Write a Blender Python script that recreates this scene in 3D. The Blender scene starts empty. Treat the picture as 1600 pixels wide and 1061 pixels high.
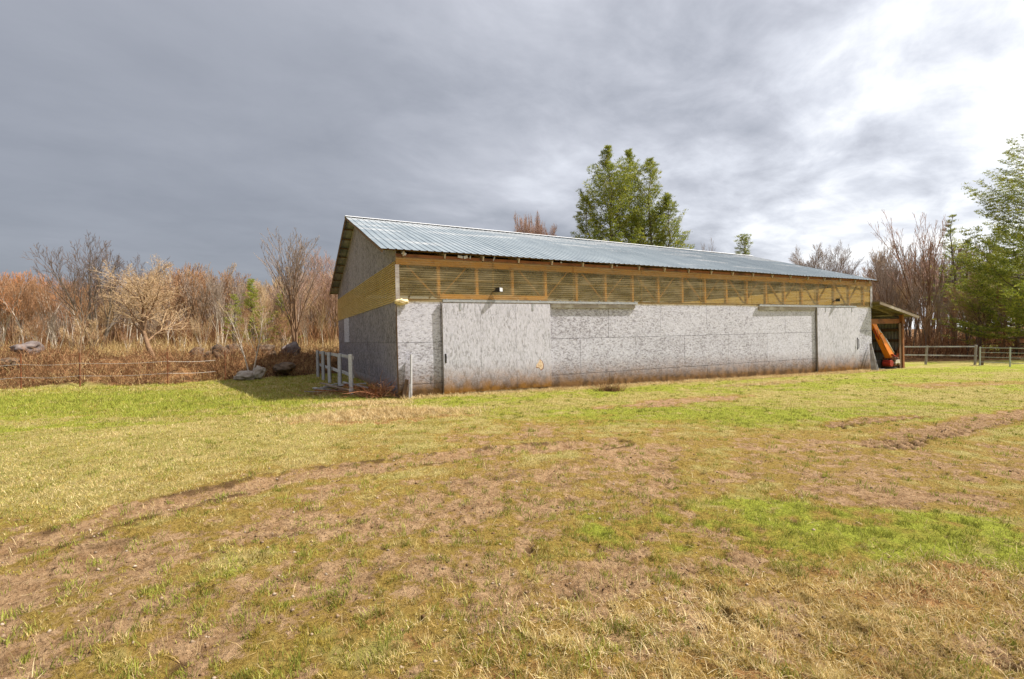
import bpy, math, random
import numpy as np
from mathutils import Vector, Matrix, noise as mnoise

scene = bpy.context.scene
C = scene.collection
R = math.radians

# ------------------------------------------------------------------ camera
F_PX, PITCH, ROLL = 750.9, -0.322, 1.29
cam_d = bpy.data.cameras.new('camera')
cam_d.sensor_width = 36.0
cam_d.lens = 36.0 * F_PX / 1600.0
cam_d.clip_start = 0.1
cam_d.clip_end = 2000.0
cam = bpy.data.objects.new('camera', cam_d)
C.objects.link(cam)
cam.matrix_world = Matrix.Rotation(R(90 + PITCH), 4, 'X') @ Matrix.Rotation(R(-ROLL), 4, 'Z')
scene.camera = cam

# ------------------------------------------------------------------ sun and sky
SUN = Vector((0.78, 0.085, 1.0)).normalized()      # towards the sun
sl = bpy.data.lights.new('sun', 'SUN')
sl.energy = 5.0
sl.angle = R(0.6)
sl.color = (1.0, 0.945, 0.86)
so = bpy.data.objects.new('sun', sl)
C.objects.link(so)
so.rotation_euler = (-SUN).to_track_quat('-Z', 'Y').to_euler()

world = bpy.data.worlds.new('World')
scene.world = world
world.use_nodes = True
scene.view_settings.view_transform = 'Standard'
scene.view_settings.look = 'None'
scene.view_settings.exposure = 0.74
scene.view_settings.gamma = 1.0


class NT:
    """small node-tree writer"""
    def __init__(s, tree):
        s.t = tree; s.n = tree.nodes; s.l = tree.links
    def add(s, typ, _ins=None, **props):
        nd = s.n.new(typ)
        for k, v in props.items():
            setattr(nd, k, v)
        for k, v in (_ins or {}).items():
            sock = nd.inputs[k]
            if isinstance(v, bpy.types.NodeSocket):
                s.l.new(v, sock)
            else:
                if hasattr(sock.default_value, '__len__') and not isinstance(v, (tuple, list)):
                    v = (v, v, v)
                if hasattr(sock.default_value, '__len__') and len(sock.default_value) == 4 and len(v) == 3:
                    v = (*v, 1)
                sock.default_value = v
        return nd
    def math(s, op, a, b=0.0, c=0.0, clamp=False):
        return s.add('ShaderNodeMath', {0: a, 1: b, 2: c}, operation=op, use_clamp=clamp).outputs[0]
    def mix(s, f, a, b, mode='MIX'):
        nd = s.n.new('ShaderNodeMix'); nd.data_type = 'RGBA'; nd.blend_type = mode
        for i, v in ((0, f), (6, a), (7, b)):
            if isinstance(v, bpy.types.NodeSocket):
                s.l.new(v, nd.inputs[i])
            else:
                if i and len(v) == 3: v = (*v, 1)
                nd.inputs[i].default_value = v
        return nd.outputs[2]
    def ramp(s, f, stops, interp='LINEAR'):
        nd = s.n.new('ShaderNodeValToRGB'); nd.color_ramp.interpolation = interp
        e = nd.color_ramp.elements
        while len(e) < len(stops): e.new(0.5)
        for i, (p, c) in enumerate(stops):
            e[i].position = p
            e[i].color = (c, c, c, 1) if not isinstance(c, (tuple, list)) else (*c, 1)
        s.l.new(f, nd.inputs[0])
        return nd.outputs[0]
    def noise(s, vec, scale, detail=4.0, rough=0.55, dist=0.0, out=0):
        ins = {'Scale': scale, 'Detail': detail, 'Roughness': rough, 'Distortion': dist}
        if vec is not None: ins['Vector'] = vec
        return s.add('ShaderNodeTexNoise', ins).outputs[out]
    def mapr(s, v, a, b, c=0.0, d=1.0):
        return s.add('ShaderNodeMapRange', {0: v, 1: a, 2: b, 3: c, 4: d}, clamp=True).outputs[0]
    def scale(s, vec, sc, rot=(0, 0, 0), loc=(0, 0, 0)):
        return s.add('ShaderNodeMapping', {'Vector': vec, 'Scale': sc, 'Rotation': rot, 'Location': loc}).outputs[0]


# stormy overcast: slate to the left, torn bright cloud to the right
w = NT(world.node_tree)
w.n.clear()
tc = w.add('ShaderNodeTexCoord').outputs['Generated']
sky = w.add('ShaderNodeTexSky', sky_type='NISHITA')
sky.sun_disc = False
sky.sun_elevation = math.asin(SUN.z)
sky.sun_rotation = math.atan2(SUN.x, SUN.y)
sky.air_density = 1.2
sky.dust_density = 1.5
sep = w.add('ShaderNodeSeparateXYZ', {0: tc})
X, Y, Z = sep.outputs
zc = w.math('ADD', w.math('MAXIMUM', Z, 0.0), 0.17)
pl = w.add('ShaderNodeCombineXYZ', {0: w.math('DIVIDE', X, zc), 1: w.math('DIVIDE', Y, zc), 2: 0.0}).outputs[0]
pl = w.scale(pl, (1, 1, 1), (0, 0, R(-38)), (3.1, 1.7, 0))
pls = w.scale(pl, (0.95, 1.15, 1))
n_big = w.noise(pls, 0.42, 3.0, 0.45, 0.35)
n_mid = w.noise(pls, 1.35, 7.0, 0.58, 0.25)
n_fin = w.noise(w.scale(pl, (0.9, 1.25, 1), (0, 0, 0), (9, 2, 0)), 3.2, 6.0, 0.6, 0.5)
# brightness grows to the right and a little with height
b = w.math('ADD', w.mapr(X, -0.35, 0.45, 0.10, 0.40), w.mapr(X, 0.33, 0.72, 0.0, 0.31))
b = w.math('MULTIPLY_ADD', Z, 0.42, b)
amp = w.mapr(X, -0.40, 0.55, 0.22, 1.45)
t = w.math('MULTIPLY', w.math('SUBTRACT', n_big, 0.5), 0.9)
t = w.math('MULTIPLY_ADD', w.math('SUBTRACT', n_mid, 0.5), 0.85, t)
t = w.math('MULTIPLY_ADD', w.math('SUBTRACT', n_fin, 0.5), 0.36, t)
b = w.math('MULTIPLY_ADD', t, amp, b)
# the low slate bank on the right horizon
low = w.math('MULTIPLY', w.mapr(Z, 0.03, 0.30, 1.0, 0.0), w.math('MULTIPLY', w.mapr(X, -0.1, 0.3, 0.0, 0.34), w.mapr(X, 0.38, 0.60, 1.0, 0.10)))
b = w.math('SUBTRACT', b, low)
cloud = w.ramp(b, [(0.0, (0.192, 0.206, 0.246)), (0.14, (0.228, 0.243, 0.284)), (0.30, (0.340, 0.356, 0.405)),
                   (0.46, (0.48, 0.495, 0.55)), (0.60, (0.64, 0.66, 0.72)), (0.74, (0.86, 0.875, 0.91)), (0.9, (1.08, 1.08, 1.08))])
bg1 = w.add('ShaderNodeBackground', {0: sky.outputs[0], 1: 0.10})
bg2 = w.add('ShaderNodeBackground', {0: cloud, 1: 0.735})
mixs = w.add('ShaderNodeMixShader', {0: 0.93, 1: bg1.outputs[0], 2: bg2.outputs[0]})
w.add('ShaderNodeOutputWorld', {0: mixs.outputs[0]})

# ------------------------------------------------------------------ planning helpers: photo pixel -> place
cr, sr = math.cos(R(ROLL)), math.sin(R(ROLL))
cp, sp_ = math.cos(R(PITCH)), math.sin(R(PITCH))
def ray(px, py):
    du, dv = px - 800, py - 530.5
    u = du * cr - dv * sr
    v = du * sr + dv * cr
    x, y, z = u / F_PX, 1.0, -v / F_PX
    return Vector((x, y * cp - z * sp_, y * sp_ + z * cp))
def P(px, py, D):
    d = ray(px, py)
    return d * (D / d.y)

EX = [-60, -40, -18, -13.5, -12, -9.2, -5, 0, 60]
EY = [13, 14.5, 17.2, 18.6, 20.5, 23.5, 30, 60, 90]
def _ss(v, a, b):
    t = np.clip((v - a) / (b - a), 0, 1)
    return t * t * (3 - 2 * t)
def gbase(x, y):
    x = np.asarray(x, float); y = np.asarray(y, float)
    z = -1.675 - 0.019 * 30 * np.tanh(x / 30) - 0.005 * np.clip(y, -20, 45)
    d = y - np.interp(x, EX, EY)
    lf = _ss(-x, 6.5, 10.5)
    z = z + lf * (0.80 * _ss(d, 0.3, 4.0) - 0.30 * _ss(d, 6, 12) - 0.25 * _ss(-x, 20, 45) * _ss(d, -6, 2))
    return z
def gz(x, y): return float(gbase(x, y))
def G(px, py):
    d = ray(px, py); D = 15.0
    for _ in range(60):
        p = d * (D / d.y)
        D = 0.5 * D + 0.5 * (gz(p.x, p.y) * d.y / d.z)
    p = d * (D / d.y)
    return p

# ------------------------------------------------------------------ numpy gradient noise
_rng = np.random.default_rng(7)
_perm = _rng.permutation(1024)
_ga = _rng.uniform(0, 2 * np.pi, 1024)
def pn(x, y, s=0):
    xi = np.floor(x).astype(np.int64); yi = np.floor(y).astype(np.int64)
    fx = x - xi; fy = y - yi
    def g(ix, iy, dx, dy):
        h = _perm[(_perm[(ix + s * 57) & 1023] + iy * 3 + s) & 1023]
        a = _ga[h]
        return np.cos(a) * dx + np.sin(a) * dy
    u = fx * fx * fx * (fx * (fx * 6 - 15) + 10); v = fy * fy * fy * (fy * (fy * 6 - 15) + 10)
    a = g(xi, yi, fx, fy); b_ = g(xi + 1, yi, fx - 1, fy); c = g(xi, yi + 1, fx, fy - 1); d = g(xi + 1, yi + 1, fx - 1, fy - 1)
    return ((a * (1 - u) + b_ * u) * (1 - v) + (c * (1 - u) + d * u) * v) * 1.5
def fbm(x, y, f, o=4, s=0, rough=0.5):
    t = 0; a = 1.0; n = 0
    for i in range(o):
        t = t + a * pn(x * f + 13.7 * i, y * f - 7.3 * i, s + i); n += a
        a *= rough; f *= 2.03
    return t / n

# ------------------------------------------------------------------ mesh helpers
def tag(o, label=None, cat=None, group=None, kind=None):
    if label: o['label'] = label
    if cat: o['category'] = cat
    if group: o['group'] = group
    if kind: o['kind'] = kind
    return o
def thing(name, label, cat, loc=(0, 0, 0), rz=0.0, group=None):
    o = bpy.data.objects.new(name, None); C.objects.link(o)
    o.empty_display_size = 0.3
    o.location = loc; o.rotation_euler = (0, 0, rz)
    return tag(o, label, cat, group)

class MB:
    def __init__(s): s.v = []; s.f = []
    def quadbox(s, c8):
        b = len(s.v); s.v += [tuple(p) for p in c8]
        s.f += [(b, b+3, b+2, b+1), (b+4, b+5, b+6, b+7), (b, b+1, b+5, b+4), (b+1, b+2, b+6, b+5), (b+2, b+3, b+7, b+6), (b+3, b, b+4, b+7)]
    def box(s, x0, x1, y0, y1, z0, z1):
        s.quadbox([(x0,y0,z0),(x1,y0,z0),(x1,y1,z0),(x0,y1,z0),(x0,y0,z1),(x1,y0,z1),(x1,y1,z1),(x0,y1,z1)])
        return s
    def beam(s, p0, p1, w, h, up=(0, 0, 1), w1=None, h1=None):
        p0 = Vector(p0); p1 = Vector(p1); d = (p1 - p0).normalized(); up = Vector(up)
        if abs(d.dot(up)) > 0.95: up = Vector((0, 1, 0))
        a = d.cross(up).normalized(); b_ = a.cross(d).normalized()
        w1 = w if w1 is None else w1; h1 = h if h1 is None else h1
        q = []
        for p, ww, hh in ((p0, w, h), (p1, w1, h1)):
            q += [p - a*ww/2 - b_*hh/2, p + a*ww/2 - b_*hh/2, p + a*ww/2 + b_*hh/2, p - a*ww/2 + b_*hh/2]
        b0 = len(s.v); s.v += [tuple(x) for x in q]
        s.f += [(b0, b0+3, b0+2, b0+1), (b0+4, b0+5, b0+6, b0+7), (b0, b0+1, b0+5, b0+4), (b0+1, b0+2, b0+6, b0+5), (b0+2, b0+3, b0+7, b0+6), (b0+3, b0, b0+4, b0+7)]
        return s
    def tube(s, pts, rad, n=6, cap=True):
        pts = [Vector(p) for p in pts]
        m = len(pts); b0 = len(s.v)
        if not hasattr(rad, '__len__'): rad = [rad] * m
        d0 = (pts[1] - pts[0]).normalized()
        ref = Vector((0, 0, 1)) if abs(d0.z) < 0.9 else Vector((1, 0, 0))
        a = d0.cross(ref).normalized()
        for i, p in enumerate(pts):
            d = (pts[min(i+1, m-1)] - pts[max(i-1, 0)]).normalized()
            a = (a - d * a.dot(d))
            if a.length < 1e-5: a = d.orthogonal()
            a.normalize(); bb = d.cross(a)
            for k in range(n):
                t_ = 2 * math.pi * k / n
                s.v.append(tuple(p + (a * math.cos(t_) + bb * math.sin(t_)) * rad[i]))
        for i in range(m - 1):
            for k in range(n):
                k2 = (k + 1) % n
                s.f.append((b0 + i*n + k, b0 + i*n + k2, b0 + (i+1)*n + k2, b0 + (i+1)*n + k))
        if cap:
            s.f.append(tuple(b0 + k for k in range(n))[::-1])
            s.f.append(tuple(b0 + (m-1)*n + k for k in range(n)))
        return s
    def build(s, name, mat, parent=None, smooth=False, loc=None, bevel=0):
        me = bpy.data.meshes.new(name)
        me.from_pydata(s.v, [], s.f); me.update()
        if smooth:
            me.shade_smooth()
        if mat: me.materials.append(mat)
        o = bpy.data.objects.new(name, me); C.objects.link(o)
        if parent: o.parent = parent
        if loc: o.location = loc
        if bevel:
            m = o.modifiers.new('bevel', 'BEVEL'); m.width = bevel; m.segments = 2; m.limit_method = 'ANGLE'
        return o

def np_mesh(name, verts, faces_flat, counts, mat, attrs=None, smooth=False):
    me = bpy.data.meshes.new(name)
    me.vertices.add(len(verts)); me.vertices.foreach_set('co', np.asarray(verts, np.float32).ravel())
    faces_flat = np.asarray(faces_flat, np.int32); counts = np.asarray(counts, np.int32)
    me.loops.add(len(faces_flat)); me.loops.foreach_set('vertex_index', faces_flat)
    me.polygons.add(len(counts))
    st = np.zeros(len(counts), np.int32); st[1:] = np.cumsum(counts)[:-1]
    me.polygons.foreach_set('loop_start', st)
    me.update(calc_edges=True)
    me.polygons.foreach_set('use_smooth', np.full(len(counts), smooth, bool))
    for k, v in (attrs or {}).items():
        a = me.attributes.new(k, 'FLOAT', 'POINT'); a.data.foreach_set('value', np.asarray(v, np.float32))
    me.materials.append(mat)
    o = bpy.data.objects.new(name, me); C.objects.link(o)
    return o

# ------------------------------------------------------------------ materials
def new_mat(name):
    m = bpy.data.materials.new(name); m.use_nodes = True
    n = NT(m.node_tree); n.n.clear()
    out = n.add('ShaderNodeOutputMaterial')
    return m, n, out
def principled(n, out, col, rough=0.8, metal=0.0, normal=None, spec=0.3, **kw):
    ins = {'Base Color': col, 'Roughness': rough, 'Metallic': metal, 'Specular IOR Level': spec}
    ins.update(kw)
    if normal is not None: ins['Normal'] = normal
    p = n.add('ShaderNodeBsdfPrincipled', ins)
    n.l.new(p.outputs[0], out.inputs[0])
    return p
def bump(n, h, st=0.5, dist=0.01):
    return n.add('ShaderNodeBump', {'Height': h, 'Strength': st, 'Distance': dist}).outputs[0]

def wood_mat(name, c1, c2, c3=None, grain=(1, 14, 14), rough=0.8, sc=3.0):
    m, n, out = new_mat(name)
    tcn = n.add('ShaderNodeTexCoord').outputs['Object']
    oi = n.add('ShaderNodeObjectInfo').outputs['Random']
    v = n.add('ShaderNodeVectorMath', {0: tcn, 1: n.add('ShaderNodeCombineXYZ', {0: n.math('MULTIPLY', oi, 37.0), 1: oi, 2: oi}).outputs[0]}, operation='ADD').outputs[0]
    a = n.noise(n.scale(v, grain), sc, 5, 0.6, 0.6)
    col = n.mix(n.mapr(a, 0.32, 0.68), c1, c2)
    b2 = n.noise(v, 1.7, 4, 0.6)
    if c3: col = n.mix(n.mapr(b2, 0.52, 0.68), col, c3)
    col = n.mix(n.math('MULTIPLY', oi, 0.25), col, (0.05, 0.035, 0.02))
    principled(n, out, col, rough, normal=bump(n, a, 0.4, 0.01))
    return m
def plain_mat(name, c1, c2, scale=8.0, rough=0.7, metal=0.0, bst=0.2):
    m, n, out = new_mat(name)
    tcn = n.add('ShaderNodeTexCoord').outputs['Object']
    a = n.noise(tcn, scale, 5, 0.6)
    principled(n, out, n.mix(n.mapr(a, 0.35, 0.65), c1, c2), rough, metal, normal=bump(n, a, bst, 0.01))
    return m

def osb_mat(name, hi, mid, lo, worn=0.5, stain_h=0.35, stain_c=(0.30, 0.18, 0.07), fs=1.0, vert=False):
    """weathered painted strand board"""
    m, n, out = new_mat(name)
    ob = n.add('ShaderNodeTexCoord').outputs['Object']
    wob = n.add('ShaderNodeVectorMath', {0: ob, 1: n.add('ShaderNodeVectorMath', {0: n.noise(ob, 6.0, 2, 0.5, 0, 1), 'Scale': 0.10}, operation='SCALE').outputs[0]}, operation='ADD').outputs[0]
    layers = []
    for i, (rot, st) in enumerate((((0.2, 0.9, 0.3), (13, 13, 30)), ((0.5, -0.7, -0.4), (14, 14, 32)), ((-0.3, 1.7, 0.5), (13, 13, 28)))):
        s_ = (st[0] * fs, st[1] * fs, st[2] * fs)
        if vert: s_ = (st[2] * fs, st[1] * fs * 1.6, st[0] * 0.8 * fs)
        if not vert: rot = (0, rot[1], 0)
        vv = n.add('ShaderNodeTexVoronoi', {'Vector': n.scale(wob, s_, rot, (i * 3.3, 1.1 * i, i)), 'Scale': 1.0}, feature='F1')
        layers.append(n.add('ShaderNodeSeparateColor', {0: vv.outputs['Color']}).outputs[0])
    sel = n.noise(ob, 9.0 * fs, 2, 0.5)
    f1 = n.mix(n.math('GREATER_THAN', sel, 0.5), n.ramp(layers[0], [(0, 0), (1, 1)]), n.ramp(layers[1], [(0, 0), (1, 1)]))
    fl = n.math('ADD', n.math('MULTIPLY', f1, 0.62), n.math('MULTIPLY', layers[2], 0.38))
    big = n.noise(ob, 1.3, 6, 0.72)
    isl = n.add('ShaderNodeNewGeometry').outputs['Random Per Island']
    k = n.math('ADD', fl, n.math('MULTIPLY', n.math('SUBTRACT', big, 0.5), 0.7))
    k = n.math('ADD', k, n.math('MULTIPLY', n.math('SUBTRACT', isl, 0.5), 0.20))
    col = n.ramp(k, [(0.10 + 0.2 * (0.5 - worn), lo), (0.36, mid), (0.60, hi), (0.92, tuple(min(1, c * 1.10) for c in hi))])
    # vertical rain streaks
    strk = n.noise(n.scale(ob, (9, 9, 0.5)), 1.0, 4, 0.6)
    col = n.mix(n.mapr(strk, 0.56, 0.74, 0, 0.28), col, lo)
    spk = n.noise(ob, 36.0, 3, 0.7)
    col = n.mix(n.mapr(spk, 0.63, 0.70, 0, 0.75), col, tuple(c * 0.35 for c in lo))
    # mud and algae splashed up from the ground
    sepz = n.add('ShaderNodeSeparateXYZ', {0: ob}).outputs
    gl = n.math('MULTIPLY', sepz[0], -0.0165)
    hh = n.math('SUBTRACT', sepz[2], gl)
    nn = n.noise(n.scale(ob, (1.0, 1.0, 1.0)), 3.0, 9, 0.8)
    hn = n.math('ADD', hh, n.math('MULTIPLY', n.math('SUBTRACT', nn, 0.5), -0.45 * stain_h - 0.1))
    st = n.mapr(hn, stain_h * 0.15, stain_h * 1.1, 1.0, 0.0)
    spl = n.mapr(n.math('ADD', n.noise(ob, 26.0, 4, 0.7), n.math('MULTIPLY', st, 0.35)), 0.52, 0.74)
    st2 = n.math('MULTIPLY', st, n.math('ADD', n.math('MULTIPLY', spl, 0.45), 0.6))
    sc2 = n.mix(n.mapr(n.noise(ob, 3.5, 4, 0.6), 0.4, 0.6), stain_c, tuple(c * 0.45 for c in stain_c))
    col = n.mix(st2, col, sc2)
    principled(n, out, col, 0.85, normal=bump(n, n.math('ADD', fl, n.math('MULTIPLY', spk, 0.5)), 0.45, 0.006), spec=0.2)
    return m

M = {}
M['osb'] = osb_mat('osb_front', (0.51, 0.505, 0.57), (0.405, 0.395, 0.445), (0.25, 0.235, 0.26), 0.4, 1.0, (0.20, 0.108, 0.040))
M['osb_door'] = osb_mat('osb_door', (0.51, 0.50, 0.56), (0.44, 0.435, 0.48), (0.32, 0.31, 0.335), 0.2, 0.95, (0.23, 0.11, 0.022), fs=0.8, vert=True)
M['osb_shaded'] = osb_mat('osb_shaded', (0.29, 0.265, 0.285), (0.185, 0.165, 0.18), (0.095, 0.083, 0.09), 0.6, 0.30, (0.25, 0.17, 0.10), vert=True)  # same board as the front, the gable's shade put into the colour
M['lumber'] = wood_mat('lumber', (0.55, 0.32, 0.125), (0.68, 0.45, 0.21), (0.34, 0.17, 0.065), (2, 2, 12))
M['lumber_pale'] = wood_mat('lumber_pale', (0.55, 0.48, 0.40), (0.42, 0.34, 0.25), None)
M['lumber_red'] = wood_mat('lumber_red', (0.24, 0.085, 0.03), (0.34, 0.13, 0.04), (0.10, 0.04, 0.02), (1, 10, 10))
M['old_wood'] = wood_mat('old_wood', (0.30, 0.24, 0.18), (0.18, 0.13, 0.09), (0.42, 0.37, 0.31))
M['dark_wood'] = wood_mat('dark_wood', (0.12, 0.075, 0.045), (0.20, 0.115, 0.06), None)
M['white_wood'] = wood_mat('white_wood', (0.58, 0.58, 0.60), (0.46, 0.45, 0.46), (0.22, 0.19, 0.17))
M['peeling'] = wood_mat('peeling_paint', (0.55, 0.55, 0.57), (0.42, 0.41, 0.42), (0.16, 0.12, 0.10), (3, 3, 5), 0.8, 5.0)
M['grey_wood'] = wood_mat('grey_wood', (0.42, 0.38, 0.35), (0.26, 0.22, 0.19), (0.55, 0.53, 0.50))
M['track'] = plain_mat('track_metal', (0.42, 0.43, 0.44), (0.30, 0.31, 0.32), 9, 0.5, 0.5)
M['black'] = plain_mat('black_metal', (0.02, 0.02, 0.022), (0.05, 0.045, 0.04), 12, 0.5, 0.2)
M['lamp_face'] = plain_mat('lamp_face', (0.6, 0.6, 0.62), (0.5, 0.5, 0.52), 12, 0.2)
M['foam'] = plain_mat('foam', (0.62, 0.47, 0.22), (0.75, 0.64, 0.42), 14, 0.9, 0, 0.8)
M['raw_wood'] = plain_mat('raw_wood', (0.72, 0.58, 0.42), (0.50, 0.33, 0.20), 22, 0.8)
M['shed_metal'] = plain_mat('shed_metal', (0.36, 0.36, 0.31), (0.25, 0.24, 0.19), 4, 0.5, 0.3)
M['orange'] = plain_mat('orange_paint', (0.80, 0.27, 0.025), (0.72, 0.19, 0.02), 5, 0.45, 0.0)
M['red_paint'] = plain_mat('red_paint', (0.45, 0.035, 0.02), (0.22, 0.03, 0.02), 9, 0.5, 0.0)
M['pale_metal'] = plain_mat('pale_metal', (0.62, 0.58, 0.50), (0.48, 0.40, 0.30), 10, 0.4, 0.2)
M['rust'] = plain_mat('rust', (0.26, 0.09, 0.035), (0.12, 0.05, 0.025), 14, 0.8, 0.2)
M['rubber'] = plain_mat('rubber', (0.02, 0.02, 0.02), (0.05, 0.04, 0.035), 10, 0.9)
M['wire'] = plain_mat('wire', (0.5, 0.48, 0.45), (0.35, 0.3, 0.25), 10, 0.5, 0.4)
M['fence_metal'] = plain_mat('fence_metal', (0.36, 0.40, 0.36), (0.48, 0.50, 0.46), 8, 0.5, 0.3)

def fibre_mat(name, col, col2, trans, transl, groove=0.18):
    """corrugated translucent sheeting, yellowed and dirty"""
    m, n, out = new_mat(name)
    ob = n.add('ShaderNodeTexCoord').outputs['Object']
    a = n.noise(n.scale(ob, (0.9, 0.9, 3.2)), 1.4, 5, 0.6)
    d = n.noise(n.scale(ob, (1.0, 1.0, 24)), 2.0, 4, 0.7)
    isl = n.add('ShaderNodeNewGeometry').outputs['Random Per Island']
    f = n.math('ADD', n.mapr(a, 0.35, 0.65), n.math('MULTIPLY', n.math('SUBTRACT', isl, 0.5), 0.5))
    c = n.mix(f, col, col2)
    c = n.mix(n.mapr(d, 0.5, 0.7, 0, 0.25), c, tuple(x * 0.45 for x in col))
    zz = n.add('ShaderNodeSeparateXYZ', {0: ob}).outputs[2]
    wv = n.math('SINE', n.math('MULTIPLY', n.math('SUBTRACT', zz, 2.818), 2 * math.pi / 0.0675))
    c = n.mix(n.mapr(wv, -0.9, 0.2, groove, 0.0), c, tuple(x * 0.3 for x in col))   # darker lines along the valleys to bring out the corrugation
    df = n.add('ShaderNodeBsdfPrincipled', {'Base Color': c, 'Roughness': 0.4, 'Specular IOR Level': 0.35})
    tl = n.add('ShaderNodeBsdfTranslucent', {0: c})
    tr = n.add('ShaderNodeBsdfTransparent', {0: (0.95, 0.80, 0.50, 1)})
    m1 = n.add('ShaderNodeMixShader', {0: transl, 1: df.outputs[0], 2: tl.outputs[0]})
    tf = n.math('SUBTRACT', trans, n.mapr(a, 0.4, 0.7, 0, trans * 0.4))
    m2 = n.add('ShaderNodeMixShader', {0: tf, 1: m1.outputs[0], 2: tr.outputs[0]})
    n.l.new(m2.outputs[0], out.inputs[0])
    return m
M['fibre'] = fibre_mat('fibre_front', (0.41, 0.32, 0.145), (0.52, 0.415, 0.225), 0.63, 0.35, 0.40)
M['fibre_gable_glow'] = fibre_mat('fibre_gable_glow', (0.66, 0.47, 0.15), (0.78, 0.60, 0.24), 0.10, 0.35, 0.55)  # golden glow of light through the sheet put into the colour

def roof_mat():
    m, n, out = new_mat('roof_steel')
    ob = n.add('ShaderNodeTexCoord').outputs['Object']
    sx = n.add('ShaderNodeSeparateXYZ', {0: ob}).outputs
    sheet = n.add('ShaderNodeTexWhiteNoise', {'W': n.math('FLOOR', n.math('DIVIDE', sx[0], 0.9))}, noise_dimensions='1D').outputs[0]
    a = n.noise(n.scale(ob, (2.5, 0.5, 0.5)), 1.6, 5, 0.6)
    col = n.mix(n.mapr(a, 0.35, 0.65), (0.175, 0.215, 0.245), (0.24, 0.28, 0.305))
    col = n.mix(n.math('MULTIPLY', sheet, 0.35), col, (0.31, 0.35, 0.38))
    # worn pale patches high on the slope
    up = n.mapr(sx[1], 3.6, 6.6)
    pt = n.mapr(n.math('ADD', n.noise(n.scale(ob, (0.28, 1.0, 1.0)), 1.0, 3, 0.5), n.math('MULTIPLY', up, 0.20)), 0.60, 0.66)
    pt = n.math('MULTIPLY', pt, n.mapr(n.noise(ob, 7.0, 4, 0.7), 0.40, 0.6, 0.25, 1.0))
    col = n.mix(n.math('MULTIPLY', pt, 0.6), col, (0.60, 0.59, 0.575))
    sc_ = n.mapr(n.noise(n.scale(ob, (5, 0.7, 0.7)), 3.0, 4, 0.7), 0.62, 0.72, 0, 0.5)
    col = n.mix(sc_, col, (0.28, 0.25, 0.22))
    principled(n, out, col, n.mapr(a, 0.3, 0.7, 0.46, 0.62), 0.3, spec=0.5)
    return m
M['roof'] = roof_mat()
M['ridge'] = plain_mat('ridge_metal', (0.72, 0.73, 0.74), (0.62, 0.62, 0.62), 6, 0.5, 0.2)

def ground_mat():
    m, n, out = new_mat('ground')
    geo = n.add('ShaderNodeNewGeometry').outputs['Position']
    at = lambda k: n.add('ShaderNodeAttribute', attribute_name=k).outputs['Fac']
    dirt, green, leaf = at('dirt'), at('green'), at('leaf')
    n1 = n.noise(geo, 7.0, 8, 0.72)
    n2 = n.noise(geo, 34.0, 6, 0.75)
    n3 = n.noise(n.scale(geo, (1, 1, 1), (0, 0, 0), (5, 5, 0)), 2.2, 6, 0.62)
    n4 = n.noise(geo, 120.0, 3, 0.7)
    wet_shade, thatch = at('wet_shade'), at('thatch')
    tan = n.mix(n.mapr(n2, 0.34, 0.66), (0.200, 0.140, 0.040), (0.62, 0.50, 0.20))
    tan = n.mix(n.mapr(n3, 0.40, 0.62), tan, n.mix(n.mapr(n1, 0.35, 0.65), (0.21, 0.185, 0.040), (0.42, 0.37, 0.11)))
    grn = n.mix(n.mapr(n2, 0.34, 0.66), (0.145, 0.160, 0.018), (0.42, 0.44, 0.055))
    moss = n.mix(n.mapr(n2, 0.34, 0.66), (0.150, 0.085, 0.018), (0.46, 0.310, 0.075))
    rst = n.mix(n.mapr(n2, 0.36, 0.64), (0.16, 0.070, 0.026), (0.50, 0.27, 0.105))
    drt = n.mix(n.mapr(n1, 0.33, 0.67), (0.265, 0.145, 0.065), (0.55, 0.36, 0.20))
    drt = n.mix(n.mapr(n2, 0.50, 0.66, 0, 0.85), drt, (0.095, 0.050, 0.020))
    drt = n.mix(n.mapr(n4, 0.60, 0.72, 0, 0.6), drt, (0.56, 0.42, 0.28))
    lf = n.mix(n.mapr(n2, 0.38, 0.62), (0.14, 0.065, 0.028), (0.44, 0.24, 0.10))
    lf = n.mix(n.mapr(n3, 0.42, 0.60), lf, (0.09, 0.045, 0.02))
    nz = n.math('ADD', n.math('MULTIPLY', n.math('SUBTRACT', n1, 0.5), 1.3), n.math('MULTIPLY', n.math('SUBTRACT', n2, 0.5), 0.9))
    gm = n.mapr(n.math('ADD', green, nz), 0.36, 0.62)
    col = n.mix(gm, tan, grn)
    col = n.mix(n.mapr(n.math('ADD', thatch, nz), 0.35, 0.60), col, rst)
    dm = n.mapr(n.math('ADD', dirt, n.math('MULTIPLY', nz, 1.3)), 0.42, 0.60)
    mm = n.mapr(n.math('ADD', dirt, n.math('MULTIPLY', n.math('SUBTRACT', n3, 0.5), 0.6)), 0.06, 0.30)
    col = n.mix(n.math('MULTIPLY', mm, 0.9), col, moss)
    col = n.mix(dm, col, drt)
    col = n.mix(n.mapr(n.math('ADD', wet_shade, n.math('MULTIPLY', nz, 0.7)), 0.35, 0.65, 0, 0.85), col, (0.105, 0.058, 0.022))
    col = n.mix(n.mapr(n.math('ADD', leaf, n.math('MULTIPLY', n.math('SUBTRACT', n1, 0.5), 0.5)), 0.35, 0.65), col, lf)
    hgt = n.math('ADD', n.math('MULTIPLY', n2, 1.0), n.math('ADD', n.math('MULTIPLY', n1, 1.2), n.math('MULTIPLY', n4, 0.35)))
    principled(n, out, col, 0.95, normal=bump(n, hgt, 0.9, 0.07), spec=0.1)
    return m
M['ground'] = ground_mat()

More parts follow.
